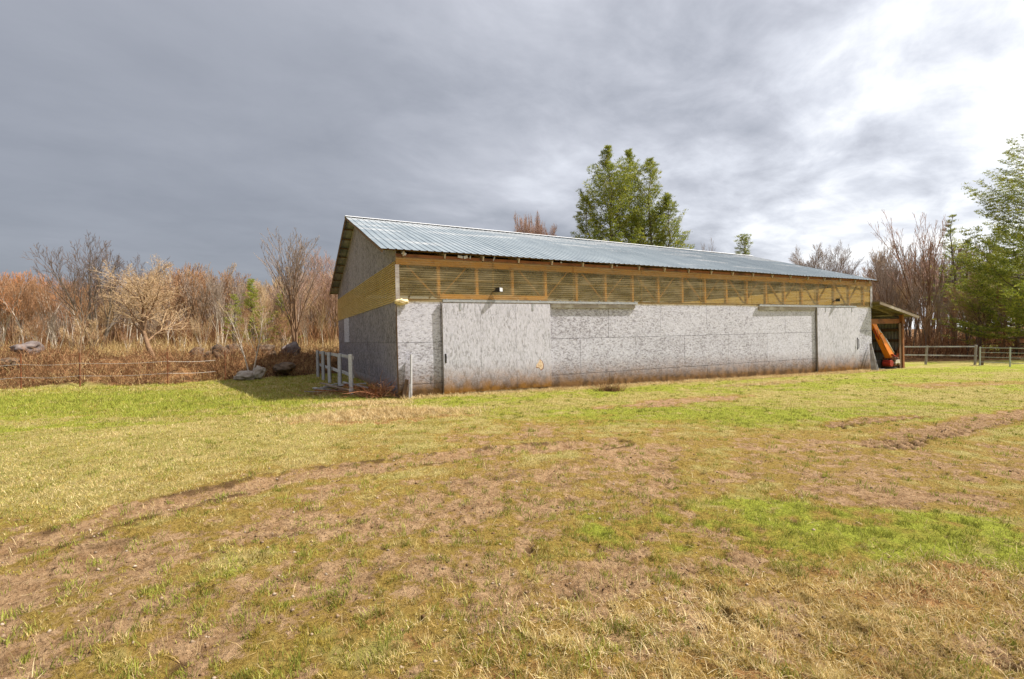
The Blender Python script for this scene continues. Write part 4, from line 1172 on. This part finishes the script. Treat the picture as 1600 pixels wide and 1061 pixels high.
def bank_brush():
    rng = np.random.default_rng(21)
    n_ = 34000
    x = rng.uniform(-34, -7.2, n_); d = rng.uniform(0, 1, n_) ** 1.3 * 7.5 + 0.05
    y = np.interp(x, EX, EY) + d
    clump = fbm(x, y, 0.6, 3, 31)
    k = (rng.uniform(-0.4, 0.4, n_) < 1.6 * clump + 0.12) & (x < -7.2 - 0.25 * d) & ~inside_barn(x, y, 1.0)
    x, y, d, clump = x[k], y[k], d[k], clump[k]
    z = gfull(x, y) - 0.03; m_ = len(x)
    # low tangle near the grass, taller canes on the bank
    ln = rng.uniform(0.4, 1.15, m_) * (1 + 0.3 * clump); rad = rng.uniform(0.005, 0.011, m_)
    lean = np.abs(rng.normal(0.55, 0.4, m_)); bend = rng.uniform(0.3, 1.8, m_)
    h1 = rng.uniform(0, 1, m_) < 0.6 + 0.3 * clump
    sub = lambda ix: tuple(q[ix] for q in (x, y, z, ln, rad, lean, bend))
    canes('bramble_brush', 'tangle of rusty brown brambles covering the bank on the left', 'brush', sub(h1), M['brush'], 1)
    a = sub(~h1)
    canes('dry_weeds', 'dry tan weeds and long grass covering the bank on the left', 'weeds', (a[0], a[1], a[2], a[3] * 0.5, a[4] * 1.1, a[5] * 0.9, a[6] * 0.6), M['brush_tan'], 2)
    # far field grass edge under the trees
    n2 = 26000
    x = rng.uniform(-75, -8, n2); y = rng.uniform(30, 58, n2)
    k = ~inside_barn(x, y, 1.0) & (x < -7 - 0.28 * (y - 24)); x, y = x[k], y[k]; z = gfull(x, y); m_ = len(x)
    canes('undergrowth', 'tan and rusty undergrowth below the far trees on the left', 'undergrowth', (x, y, z, rng.uniform(0.3, 1.3, m_) * (1 + 1.2*fbm(x, y, 0.2, 2, 3)), rng.uniform(0.010, 0.018, m_), np.abs(rng.normal(0.2, 0.25, m_)), rng.uniform(0, 0.8, m_)), M['brush_tan'], 3, seg=3)
    n2 = 30000
    x = rng.uniform(16, 66, n2); y = rng.uniform(31, 60, n2)
    z = gfull(x, y); m_ = len(x)
    k = (fbm(x, y, 0.25, 3, 41) + 0.012 * (y - 36) > -0.05) & (y > 33.0 + 0.02 * x); x, y, z = x[k], y[k], z[k]; m_ = len(x)
    canes('saplings_thicket', 'brown sapling thicket filling the wood edge behind the right fence', 'thicket', (x, y, z, rng.uniform(0.6, 3.4, m_) * rng.uniform(0.4, 1, m_), rng.uniform(0.008, 0.020, m_), np.abs(rng.normal(0.2, 0.3, m_)), rng.uniform(0, 0.9, m_)), M['brush'], 4)
bank_brush()

def far_thicket():
    rng = np.random.default_rng(23); n2 = 26000
    x = rng.uniform(-95, -10, n2); y = rng.uniform(54, 80, n2)
    k = x > -1.15 * y; x, y = x[k], y[k]; m_ = len(x)
    canes('sapling_thicket', 'brown sapling thicket between the far trunks on the left', 'thicket', (x, y, gfull(x, y), rng.uniform(1.0, 4.6, m_), rng.uniform(0.014, 0.030, m_), np.abs(rng.normal(0.15, 0.2, m_)), rng.uniform(0, 0.4, m_)), M['brush'], 13, seg=3)
far_thicket()

def red_brush():
    rng = np.random.default_rng(9)
    c = bw(-0.55, 0.55)
    n_ = 210
    x = c.x + rng.normal(0, 0.28, n_); y = c.y + rng.normal(0, 0.22, n_)
    k = ~inside_barn(x, y, 0.08); x, y = x[k], y[k]; m_ = len(x)
    z = gfull(x, y)
    canes('pruned_branches', 'pile of reddish cut branches at the near barn corner', 'branch pile', (x, y, z + rng.uniform(0, 0.12, m_), rng.uniform(0.3, 1.0, m_), rng.uniform(0.004, 0.011, m_), np.abs(rng.normal(1.15, 0.3, m_)), rng.uniform(0, 0.8, m_)), M['red_twig'], 6)
    c = gp(955, 611)
    m_ = 260
    x = c.x + rng.normal(0, 0.22, m_); y = c.y + 0.05 + rng.normal(0, 0.06, m_)
    k = ~inside_barn(x, y, 0.03); x, y = x[k], y[k]; m_ = len(x)
    canes('dead_weed', 'clump of brown dead weeds at the foot of the front wall', 'weed', (x, y, gfull(x, y), rng.uniform(0.1, 0.36, m_), rng.uniform(0.004, 0.008, m_), np.abs(rng.normal(0.5, 0.3, m_)), rng.uniform(0, 1.4, m_)), M['brush'], 7)
    # twigs round the scrap heap
    c = gp(540, 616); m_ = 300
    x = c.x + rng.normal(0, 0.7, m_); y = c.y + rng.normal(0.1, 0.35, m_)
    k = ~inside_barn(x, y, 0.1); x, y = x[k], y[k]; m_ = len(x)
    canes('twig_litter', 'brown twigs littered round the scrap boards by the fence', 'twigs', (x, y, gfull(x, y) + 0.01, rng.uniform(0.2, 0.6, m_), rng.uniform(0.004, 0.010, m_), np.abs(rng.normal(1.4, 0.15, m_)), rng.uniform(0, 0.4, m_)), M['brush'], 8)
red_brush()

# ================================================================== TREES
def bare_tree(seed, H, nstem=1, spread=0.5, up=0.25, twig=0.010, r0=0.14, lv=4, kids=(9, 7, 6, 4), fork=0.25, lens=(0.52, 0.56, 0.6, 0.62), crown_from=0.25, wob=0.05):
    """returns (trunk MB, crown MB); grows from the origin"""
    rg = random.Random(seed); T, K = MB(), MB()
    def grow(p, d, ln, rad, level, maxl):
        n_ = {0: 9, 1: 6, 2: 4}.get(level, 2)
        pts, rads, dirs = [p.copy()], [rad], [d.copy()]
        end = 0.16 if level == 0 else 0.3
        curve = Vector((rg.gauss(0, 1), rg.gauss(0, 1), 0)) * wob * 0.5
        for i in range(n_):
            w_ = wob * (1.0 if level < 3 else 1.5)
            d = (d + curve + Vector((rg.gauss(0, w_), rg.gauss(0, w_), rg.gauss(0, w_ * 0.5))) + Vector((0, 0, up * (0.22 if level else 0.1)))).normalized()
            p = p + d * (ln / n_); pts.append(p.copy()); dirs.append(d.copy())
            rads.append(max(twig * 0.4, rad * (1 - (1 - end) * (i + 1) / n_)))
        (T if level <= 1 else K).tube(pts, rads, 7 if level == 0 else (5 if level == 1 else 3), cap=False)
        if level >= maxl: return
        nk = kids[level]
        az = rg.uniform(0, 6.28)
        for j in range(nk):
            c0 = crown_from if level == 0 else 0.15
            f = min(0.97, c0 + (1 - c0) * (j + rg.random()) / nk)
            q = f * n_; i = int(q); fr = q - i
            bp = pts[i].lerp(pts[min(i+1, n_)], fr); bd = dirs[min(i + 1, n_)]
            az += 2.4 + rg.uniform(-.5, .5); ang = spread * rg.uniform(0.65, 1.3) * (1.15 - 0.35 * f)
            o_ = bd.orthogonal().normalized(); o2 = bd.cross(o_)
            nd = (bd * math.cos(ang) + (o_ * math.cos(az) + o2 * math.sin(az)) * math.sin(ang)).normalized()
            nd = (nd + Vector((0, 0, up * 0.5))).normalized()
            ll = ln * lens[level] * (1.25 - 0.70 * f) * rg.uniform(0.75, 1.2)
            rr_ = rads[i] * (0.55 if level == 0 else 0.6)
            grow(bp, nd, ll, max(twig, rr_), level + 1, maxl)
    for s_ in range(nstem):
        if nstem == 1: d = Vector((rg.gauss(0, .04), rg.gauss(0, .04), 1)).normalized()
        else:
            a = 2 * math.pi * s_ / nstem + rg.uniform(-.4, .4)
            k_ = fork * rg.uniform(0.5, 1.3)
            d = Vector((math.cos(a) * k_, math.sin(a) * k_, 1)).normalized()
        grow(Vector((rg.uniform(-.1, .1), rg.uniform(-.1, .1), -0.15)), d, H * rg.uniform(0.82, 0.95), r0 * (1 if nstem == 1 else 0.75), 0, lv)
    return T, K

def pine_tree(seed, H, Rmax, first=0.12, droop=-0.1, tuft=0.32, nt=9, whorl=0.55, prof=None, density=1.0, lobes=0.35, r0=0.2, node=0.55):
    rg = random.Random(seed); T = MB(); fv = []
    pts = [Vector((0, 0, -0.2))]; n_ = 14
    for i in range(n_): pts.append(Vector((rg.gauss(0, .05) * i * 0.25, rg.gauss(0, .05) * i * 0.25, H * (i + 1) / n_)))
    rads = [max(0.02, r0 * (1 - i / (n_ + 0.5))) for i in range(n_ + 1)]
    T.tube(pts, rads, 8)
    def at_h(h_):
        f = max(0, min(0.999, h_ / H)) * n_; i = int(f); return pts[i + 0].lerp(pts[i + 1], f - i) if i > 0 else pts[1] * (h_ / (H / n_))
    def tufts(p, d, sz):
        for _ in range(nt):
            v = Vector((rg.gauss(0, 1), rg.gauss(0, 1), rg.gauss(0.35, 0.42))); v = (v.normalized() + d * 0.8).normalized() * sz * rg.uniform(0.6, 1.15)
            q = p + Vector((rg.gauss(0, 1), rg.gauss(0, 1), rg.gauss(0, 0.25))) * sz * 0.45
            s_ = v.cross(Vector((rg.gauss(0, 1), rg.gauss(0, 1), rg.gauss(0, 1)))).normalized() * sz * 0.10
            fv.append((q - s_, q + s_, q + v))
    h_ = H * first
    prof = prof or (lambda f: (1 - f) ** 0.75 * min(1, 0.55 + f * 1.4))
    while h_ < H * 0.985:
        f = h_ / H
        nb = rg.choice((4, 5, 6)) if f < 0.9 else 4
        a0 = rg.uniform(0, 6.28)
        lob = 1 + lobes * mnoise.noise(Vector((f * 5, seed, 0)))
        for k_ in range(nb):
            if rg.random() > 0.92 * density: continue
            a = a0 + 6.283 * k_ / nb + rg.uniform(-.35, .35)
            ln = max(0.25, Rmax * prof(f) * lob * rg.uniform(0.55, 1.2)); tsz = tuft * (1.1 - 0.5 * f ** 2); hj_ = h_ + rg.uniform(-0.45, 0.45) * whorl * (1 - f)
            el = droop + 0.75 * f + rg.uniform(-.12, .15)
            d = Vector((math.cos(a) * math.cos(el), math.sin(a) * math.cos(el), math.sin(el)))
            p = at_h(hj_).copy(); bp = [p.copy()]; m_ = max(3, int(ln / node)); dd = d.copy(); ds = [d.copy()]
            for i in range(m_):
                dd = (dd + Vector((rg.gauss(0, .07), rg.gauss(0, .07), 0.10 * node / 0.55))).normalized(); p = p + dd * ln / m_; bp.append(p.copy()); ds.append(dd.copy())
            rb = max(0.012, 0.05 * (1 - f) + 0.012)
            T.tube(bp, [rb * (1 - 0.8 * i / m_) for i in range(m_ + 1)], 4, cap=False)
            for i in range(1, m_ + 1):
                fr = i / m_
                if fr < 0.35 and rg.random() < 0.7: continue
                sl2 = ln * 0.30 * (1.15 - fr * 0.8)
                for sg in (-1, 1):
                    sd = (ds[i] * 0.8 + Vector((-math.sin(a), math.cos(a), 0)) * sg * rg.uniform(0.5, 1.0) + Vector((0, 0, 0.04))).normalized()
                    ns = max(1, int(sl2 / 0.30))
                    for j in range(1, ns + 1):
                        if rg.random() < 0.9: tufts(bp[i] + sd * sl2 * j / ns, sd, tsz * rg.uniform(0.75, 1.15))
                tufts(bp[i], ds[i], tsz)
        h_ += whorl * rg.uniform(0.7, 1.25) * (1 - 0.45 * f)
    tufts(at_h(H * 0.99), Vector((0, 0, 1)), tuft * 0.7)
    v = np.array([[tuple(a) for a in t3] for t3 in fv], np.float32).reshape(-1, 3)
    return T, v

def link_tree(name, label, cat, trunk_me, crown_me, loc, rz=0, sc=1.0, group=None):
    t = thing(name, label, cat, loc, rz, group)
    t.scale = (sc, sc, sc) if not hasattr(sc, '__len__') else sc
    for nm, me in (('trunk', trunk_me), ('crown', crown_me)):
        o = bpy.data.objects.new(nm, me); C.objects.link(o); o.parent = t
    return t
def mesh_of(mb, name, mat):
    me = bpy.data.meshes.new(name); me.from_pydata(mb.v, [], mb.f); me.shade_smooth(); me.materials.append(mat); return me
def mesh_tris(v, name, mat):
    me = bpy.data.meshes.new(name); n_ = len(v)
    me.vertices.add(n_); me.vertices.foreach_set('co', v.ravel())
    me.loops.add(n_); me.loops.foreach_set('vertex_index', np.arange(n_, dtype=np.int32))
    me.polygons.add(n_ // 3); me.polygons.foreach_set('loop_start', np.arange(0, n_, 3, dtype=np.int32))
    me.update(calc_edges=True); me.materials.append(mat); return me

def place(px, py, D):     # a tree's foot: pixel column at distance D, on the ground
    p = P(px, py, D); return (p.x, D, float(gfull(np.array([p.x]), np.array([D]))[0]))

def one_tree(name, label, cat, px, D, top_px, args, bark, twig, rz=0, sx=1.0, group=None):
    loc = place(px, 545, D)
    top = P(px, top_px, D).z
    H = top - loc[2]
    T, K = bare_tree(H=10.0, **args)
    zmax = max(v[2] for v in (K.v or T.v))
    sc = H / zmax
    return link_tree(name, label, cat, mesh_of(T, 'trunk', M[bark]), mesh_of(K, 'crown', M[twig]), loc, rz, (sc * sx, sc * sx, sc), group)

U = dict(lens=(0.40, 0.5, 0.55, 0.6))
one_tree('bare_tree', 'big dark bare tree with wide fan crown, tallest on the left', 'tree', 152, 46, 362, dict(seed=6, nstem=5, spread=0.5, up=0.14, fork=0.42, twig=0.016, r0=0.22, kids=(8, 6, 4, 3), lens=(0.50, 0.56, 0.56, 0.6), crown_from=0.3), 'bark_dark', 'twig_dark', sx=0.85)
one_tree('bare_tree', 'pale twiggy orchard tree with low dark trunk on the bank', 'tree', 240, 22.5, 392, dict(seed=5, nstem=1, spread=0.85, up=0.12, twig=0.013, r0=0.26, kids=(14, 9, 7, 4), lens=(0.62, 0.50, 0.5, 0.5), crown_from=0.28, wob=0.10), 'bark_brown', 'twig_tan', sx=1.15)
one_tree('sapling', 'thin straight sapling standing in the grass edge at left', 'sapling', 124, 17.9, 440, dict(seed=7, nstem=1, spread=0.5, up=0.35, twig=0.016, r0=0.10, kids=(12, 5, 3, 2), lens=(0.22, 0.5, 0.5, 0.5), crown_from=0.3, lv=3), 'bark_brown', 'twig_rust')
one_tree('bare_tree', 'tall narrow bare tree with upright branches left of the barn', 'tree', 461, 29, 352, dict(seed=12, nstem=3, spread=0.36, up=0.22, fork=0.10, twig=0.015, r0=0.17, kids=(12, 5, 3, 2), lens=(0.55, 0.5, 0.5, 0.5), crown_from=0.2), 'bark_brown', 'twig_grey', sx=1.15)
one_tree('sapling', 'pale slanting sapling rising beside the pale slab', 'sapling', 390, 20.8, 462, dict(seed=13, nstem=2, spread=0.6, up=0.25, fork=0.2, twig=0.012, r0=0.13, kids=(9, 6, 4, 2), lens=(0.38, 0.5, 0.5, 0.5), crown_from=0.3, lv=3), 'bark_pale', 'twig_tan')
one_tree('bare_tree', 'pinkish bare tree beside the left edge of the barn roof', 'tree', 520, 44, 388, dict(seed=15, nstem=3, spread=0.45, up=0.25, fork=0.25, twig=0.013, r0=0.18, kids=(10, 8, 6, 3)), 'bark_brown', 'twig_pink')
one_tree('bare_tree', 'leaning thin tree crossing behind the bank near the tall upright tree', 'tree', 430, 33, 462, dict(seed=17, nstem=3, spread=0.6, up=0.12, fork=0.6, twig=0.012, r0=0.13, kids=(8, 6, 5, 3)), 'bark_brown', 'twig_rust')
one_tree('bare_tree', 'reddish budding tree showing just above the barn ridge', 'tree', 842, 55, 330, dict(seed=20, nstem=9, spread=0.42, up=0.16, fork=0.27, twig=0.017, r0=0.16, kids=(10, 8, 6, 4)), 'bark_brown', 'twig_pink', sx=0.40)
one_tree('bare_tree', 'round-headed grey bare tree above the right end of the barn roof', 'tree', 1288, 58, 376, dict(seed=23, nstem=6, spread=0.5, up=0.16, fork=0.4, twig=0.014, r0=0.2, kids=(9, 8, 6, 4)), 'bark_dark', 'twig_grey', sx=0.8)
one_tree('bare_tree', 'tall bare tree with steep forking limbs behind the rail fence', 'tree', 1447, 41, 318, dict(seed=29, nstem=3, spread=0.36, up=0.2, fork=0.16, twig=0.016, r0=0.20, kids=(9, 5, 3, 2), lens=(0.5, 0.5, 0.5, 0.5)), 'bark_brown', 'twig_pink', sx=0.75)
one_tree('bare_tree', 'slender bare tree just right of the barn roof end', 'tree', 1392, 50, 368, dict(seed=31, nstem=2, spread=0.4, up=0.25, fork=0.15, twig=0.011, r0=0.16, kids=(11, 7, 5, 3)), 'bark_brown', 'twig_grey', sx=0.8)
one_tree('bare_tree', 'brown bare tree at the far right standing before the big pine', 'tree', 1545, 37, 405, dict(seed=37, nstem=2, spread=0.55, up=0.2, fork=0.2, twig=0.012, r0=0.17, kids=(9, 7, 5, 3)), 'bark_brown', 'twig_tan', sx=0.8)
one_tree('bare_tree', 'single bare treetop poking over the barn ridge between the pines', 'tree', 1107, 60, 372, dict(seed=41, nstem=2, spread=0.4, up=0.3, fork=0.2, twig=0.016, r0=0.16, kids=(8, 5, 4, 2)), 'bark_dark', 'twig_grey', sx=0.5)

# wood edge: individual bare trees, a handful of kinds
protos = []
for sd, kw in ((101, dict(nstem=3, spread=0.36, up=0.20, fork=0.16)), (102, dict(nstem=2, spread=0.40, up=0.2, fork=0.10)), (103, dict(nstem=1, spread=0.42, up=0.22)),
               (104, dict(nstem=4, spread=0.34, up=0.22, fork=0.2)), (105, dict(nstem=2, spread=0.30, up=0.26, fork=0.08)), (106, dict(nstem=1, spread=0.5, up=0.16))):
    T, K = bare_tree(sd, 10.0, twig=0.021, r0=0.13, kids=(10, 5, 3, 2), lens=(0.42, 0.5, 0.55, 0.6), crown_from=0.38, wob=0.06, **kw)
    zm = max(v[2] for v in K.v)
    protos.append((T, K, zm))
cache = {}
def pm(i, bark, twig):
    if (i, bark, twig) not in cache:
        cache[(i, bark, twig)] = (mesh_of(protos[i][0], 'trunk', M[bark]), mesh_of(protos[i][1], 'crown', M[twig]))
    return cache[(i, bark, twig)]
rg = random.Random(77)
def row(n_, x0, x1, D0, D1, top, barks, twigs, label, group, hj=18, sxr=(0.7, 1.0)):
    for k_ in range(n_):
        px = x0 + (x1 - x0) * (k_ + rg.uniform(0.1, 0.9)) / n_; D = rg.uniform(D0, D1)
        loc = place(px, 545, D)
        H = P(px, top(px) + rg.uniform(-hj * 0.4, hj), D).z - loc[2]
        i = rg.randrange(6); me = pm(i, rg.choice(barks), rg.choice(twigs)); sc = H / protos[i][2]; sx = sc * rg.uniform(*sxr)
        link_tree('bare_tree', label, 'tree', me[0], me[1], loc, rg.uniform(0, 6.28), (sx, sx, sc), group)
topL = lambda px: np.interp(px, [-60, 40, 90, 120, 200, 260, 330, 400, 470, 560], [425, 424, 432, 440, 425, 412, 412, 440, 425, 420])
row(40, -60, 130, 48, 72, topL, ['bark_pale', 'bark_pale', 'bark_brown'], ['twig_orange', 'twig_rust'], 'pale-trunked rusty bare tree in the wood at far left', 'rusty trees at the far left')
row(54, 130, 420, 46, 74, topL, ['bark_brown', 'bark_pale', 'bark_brown'], ['twig_rust', 'twig_tan', 'twig_grey', 'twig_rust'], 'bare brown tree in the wood behind the left bank', 'wood behind the left bank')
row(24, 420, 560, 46, 70, topL, ['bark_brown'], ['twig_rust', 'twig_pink', 'twig_tan'], 'bare reddish tree in the wood just left of the barn', 'wood just left of the barn')
topS = lambda px: np.interp(px, [0, 100, 300, 420, 520], [500, 490, 478, 480, 490])
row(20, -30, 520, 34, 46, topS, ['bark_brown', 'bark_pale'], ['twig_tan', 'twig_rust', 'twig_grey'], 'low slender bare tree between the bank and the wood', 'low trees behind the bank', 40, (0.8, 1.3))
topR = lambda px: np.interp(px, [1340, 1375, 1420, 1480, 1540, 1640], [392, 372, 380, 372, 385, 360])
row(17, 1345, 1640, 46, 66, topR, ['bark_dark', 'bark_brown', 'bark_pale'], ['twig_grey', 'twig_grey', 'twig_tan'], 'bare tree in the wood behind the right fence', 'wood behind the right fence', 36, (0.55, 0.85))
topR2 = lambda px: np.interp(px, [1380, 1420, 1520, 1620], [470, 450, 440, 430])
row(7, 1398, 1462, 52, 64, lambda px: 400 + 0 * px, ['bark_dark', 'bark_brown'], ['twig_grey', 'twig_rust'], 'bare tree closing the gap just beyond the lean-to roof', 'trees just beyond the lean-to', 30, (0.9, 1.2))
row(20, 1395, 1640, 35, 46, topR2, ['bark_brown', 'bark_dark'], ['twig_tan', 'twig_rust', 'twig_grey'], 'low brown understorey tree behind the right fence', 'understorey behind the right fence', 40, (0.7, 1.1))

# the deep wood that closes the gaps: one mass
def deep_wood():
    rng = np.random.default_rng(3); Vs, Fs, Cs, off = [], [], [], 0
    small = []
    for sd in (201, 202, 203):
        T, K = bare_tree(sd, 10.0, nstem=2, fork=0.2, twig=0.030, r0=0.12, kids=(11, 5, 3, 0), lv=3, up=0.22, spread=0.34, lens=(0.42, 0.5, 0.5, 0.5))
        v = np.array(T.v + K.v); f = np.array([list(q) for q in T.f] + [[i + len(T.v) for i in q] for q in K.f])
        small.append((v * (10.0 / v[:, 2].max()), f))
    for px, D in [(rng.uniform(-150, 560), rng.uniform(76, 98)) for _ in range(190)] + [(rng.uniform(1330, 1720), rng.uniform(68, 90)) for _ in range(70)]:
        p = P(px, 545, D); v, f = small[rng.integers(3)]
        H = (rng.uniform(8.5, 12.0)) * (D / 80) ; a = rng.uniform(0, 6.28)
        R_ = np.array([[math.cos(a), -math.sin(a), 0], [math.sin(a), math.cos(a), 0], [0, 0, 1]])
        Vs.append((v * np.array([0.085 * H, 0.085 * H, 0.1 * H])) @ R_.T + np.array([p.x, D, -1.3])); Fs.append(f + off); off += len(v)
    v = np.concatenate(Vs); f = np.concatenate(Fs)
    o = np_mesh('far_wood', v, f.ravel(), np.full(len(f), 4), M['twig_grey'])
    tag(o, 'hazy brown mass of the deep wood behind the first trees', 'woodland', kind='stuff')
deep_wood()

# pines
def pine(name, label, px, D, top, Rm, seed, mat='needle', rz=0, **kw):
    loc = place(px, 545, D); H = P(px, top, D).z - loc[2]
    T, v = pine_tree(seed, H, Rm, **kw)
    link_tree(name, label, 'tree', mesh_of(T, 'trunk', M['bark_dark']), mesh_tris(v, 'crown', M[mat]), loc, rz)
full = lambda f: (1 - f ** 2.6) ** 0.9 * min(1, 0.75 + f)
dome = lambda f: (1 - f ** 3.5) ** 0.8 * min(1, 0.6 + 0.6 * f) * (1.0 - 0.2 * f)
pine('pine_tree', 'tall white pine, leftmost tall trunk of the clump behind the barn roof', 958, 50, 227, 4.8, 301, tuft=0.36, nt=14, prof=dome, whorl=0.58, first=0.3, lobes=1.0, droop=0.05)
pine('pine_tree', 'tall white pine in the middle of the clump behind the barn roof', 990, 53, 232, 4.3, 302, tuft=0.36, nt=14, prof=dome, whorl=0.60, first=0.3, density=0.95, lobes=1.1, droop=0.15)
pine('pine_tree', 'white pine just right of the middle of the clump behind the barn roof', 1020, 51, 248, 4.2, 315, tuft=0.36, nt=13, prof=dome, whorl=0.64, first=0.3, density=0.9, lobes=1.1, droop=0.2)
pine('pine_tree', 'shorter broad white pine, rightmost of the clump behind the barn roof', 1048, 50, 300, 3.7, 303, tuft=0.36, nt=12, prof=dome, whorl=0.62, first=0.3, density=0.85, lobes=1.1, droop=0.25)
pine('pine_tree', 'bluish side pine, left flank of the clump behind the barn roof', 922, 49, 302, 2.9, 304, tuft=0.34, nt=13, prof=dome, whorl=0.58, first=0.3, lobes=0.9)
pine('pine_tree', 'small pine tip showing above the far part of the barn ridge', 1163, 52, 370, 2.6, 305, tuft=0.32, nt=12, whorl=0.7, lobes=0.4, first=0.4, prof=lambda f: (1 - f) ** 0.45, droop=0.35)
pine('pine_tree', 'big white pine with long level boughs at the right edge', 1616, 34, 215, 6.3, 306, tuft=0.25, nt=14, node=0.32, prof=lambda f: (1 - f) ** 0.6, whorl=0.74, first=0.10, droop=-0.22, lobes=0.4)
pine('pine_tree', 'slim sparse pine left of the big right-edge pine', 1492, 43, 336, 2.6, 307, tuft=0.28, nt=8, whorl=0.75, first=0.2, density=0.85)
pine('pine_tree', 'dense green hemlock at the far right behind the tube fence', 1590, 38, 392, 3.8, 308, 'needle_lime', tuft=0.26, nt=13, prof=full, whorl=0.42, first=0.05, droop=-0.2)
pine('pine_tree', 'small yellow-green pine between the slim pine and the hemlock', 1530, 37, 430, 2.3, 309, 'needle_lime', tuft=0.24, nt=9, prof=full, whorl=0.5, first=0.15)
pine('pine_tree', 'dark middle-height pine behind the hemlock at the right', 1560, 47, 352, 3.0, 313, tuft=0.30, nt=9, whorl=0.75, first=0.15)
pine('pine_tree', 'thin dark pine directly right of the slim sparse pine', 1516, 48, 372, 2.2, 314, tuft=0.28, nt=8, whorl=0.7, first=0.15)
pine('pine_tree', 'small bright green pine, taller of two in the left wood', 396, 44, 436, 1.9, 310, 'needle_lime', tuft=0.20, nt=11, whorl=0.36, first=0.15, prof=lambda f: 1 - f * 0.9)
pine('pine_tree', 'small yellowish pine right of the bright one in the left wood', 442, 46, 452, 1.9, 311, 'needle_lime', tuft=0.20, nt=8, whorl=0.4, first=0.2, density=0.8, prof=lambda f: 1 - f * 0.9)
pine('pine_tree', 'small faint green pine left of the bright one in the left wood', 366, 45, 460, 1.6, 312, 'needle_lime', tuft=0.20, nt=7, whorl=0.45, first=0.25, density=0.8, prof=lambda f: 1 - f * 0.9)
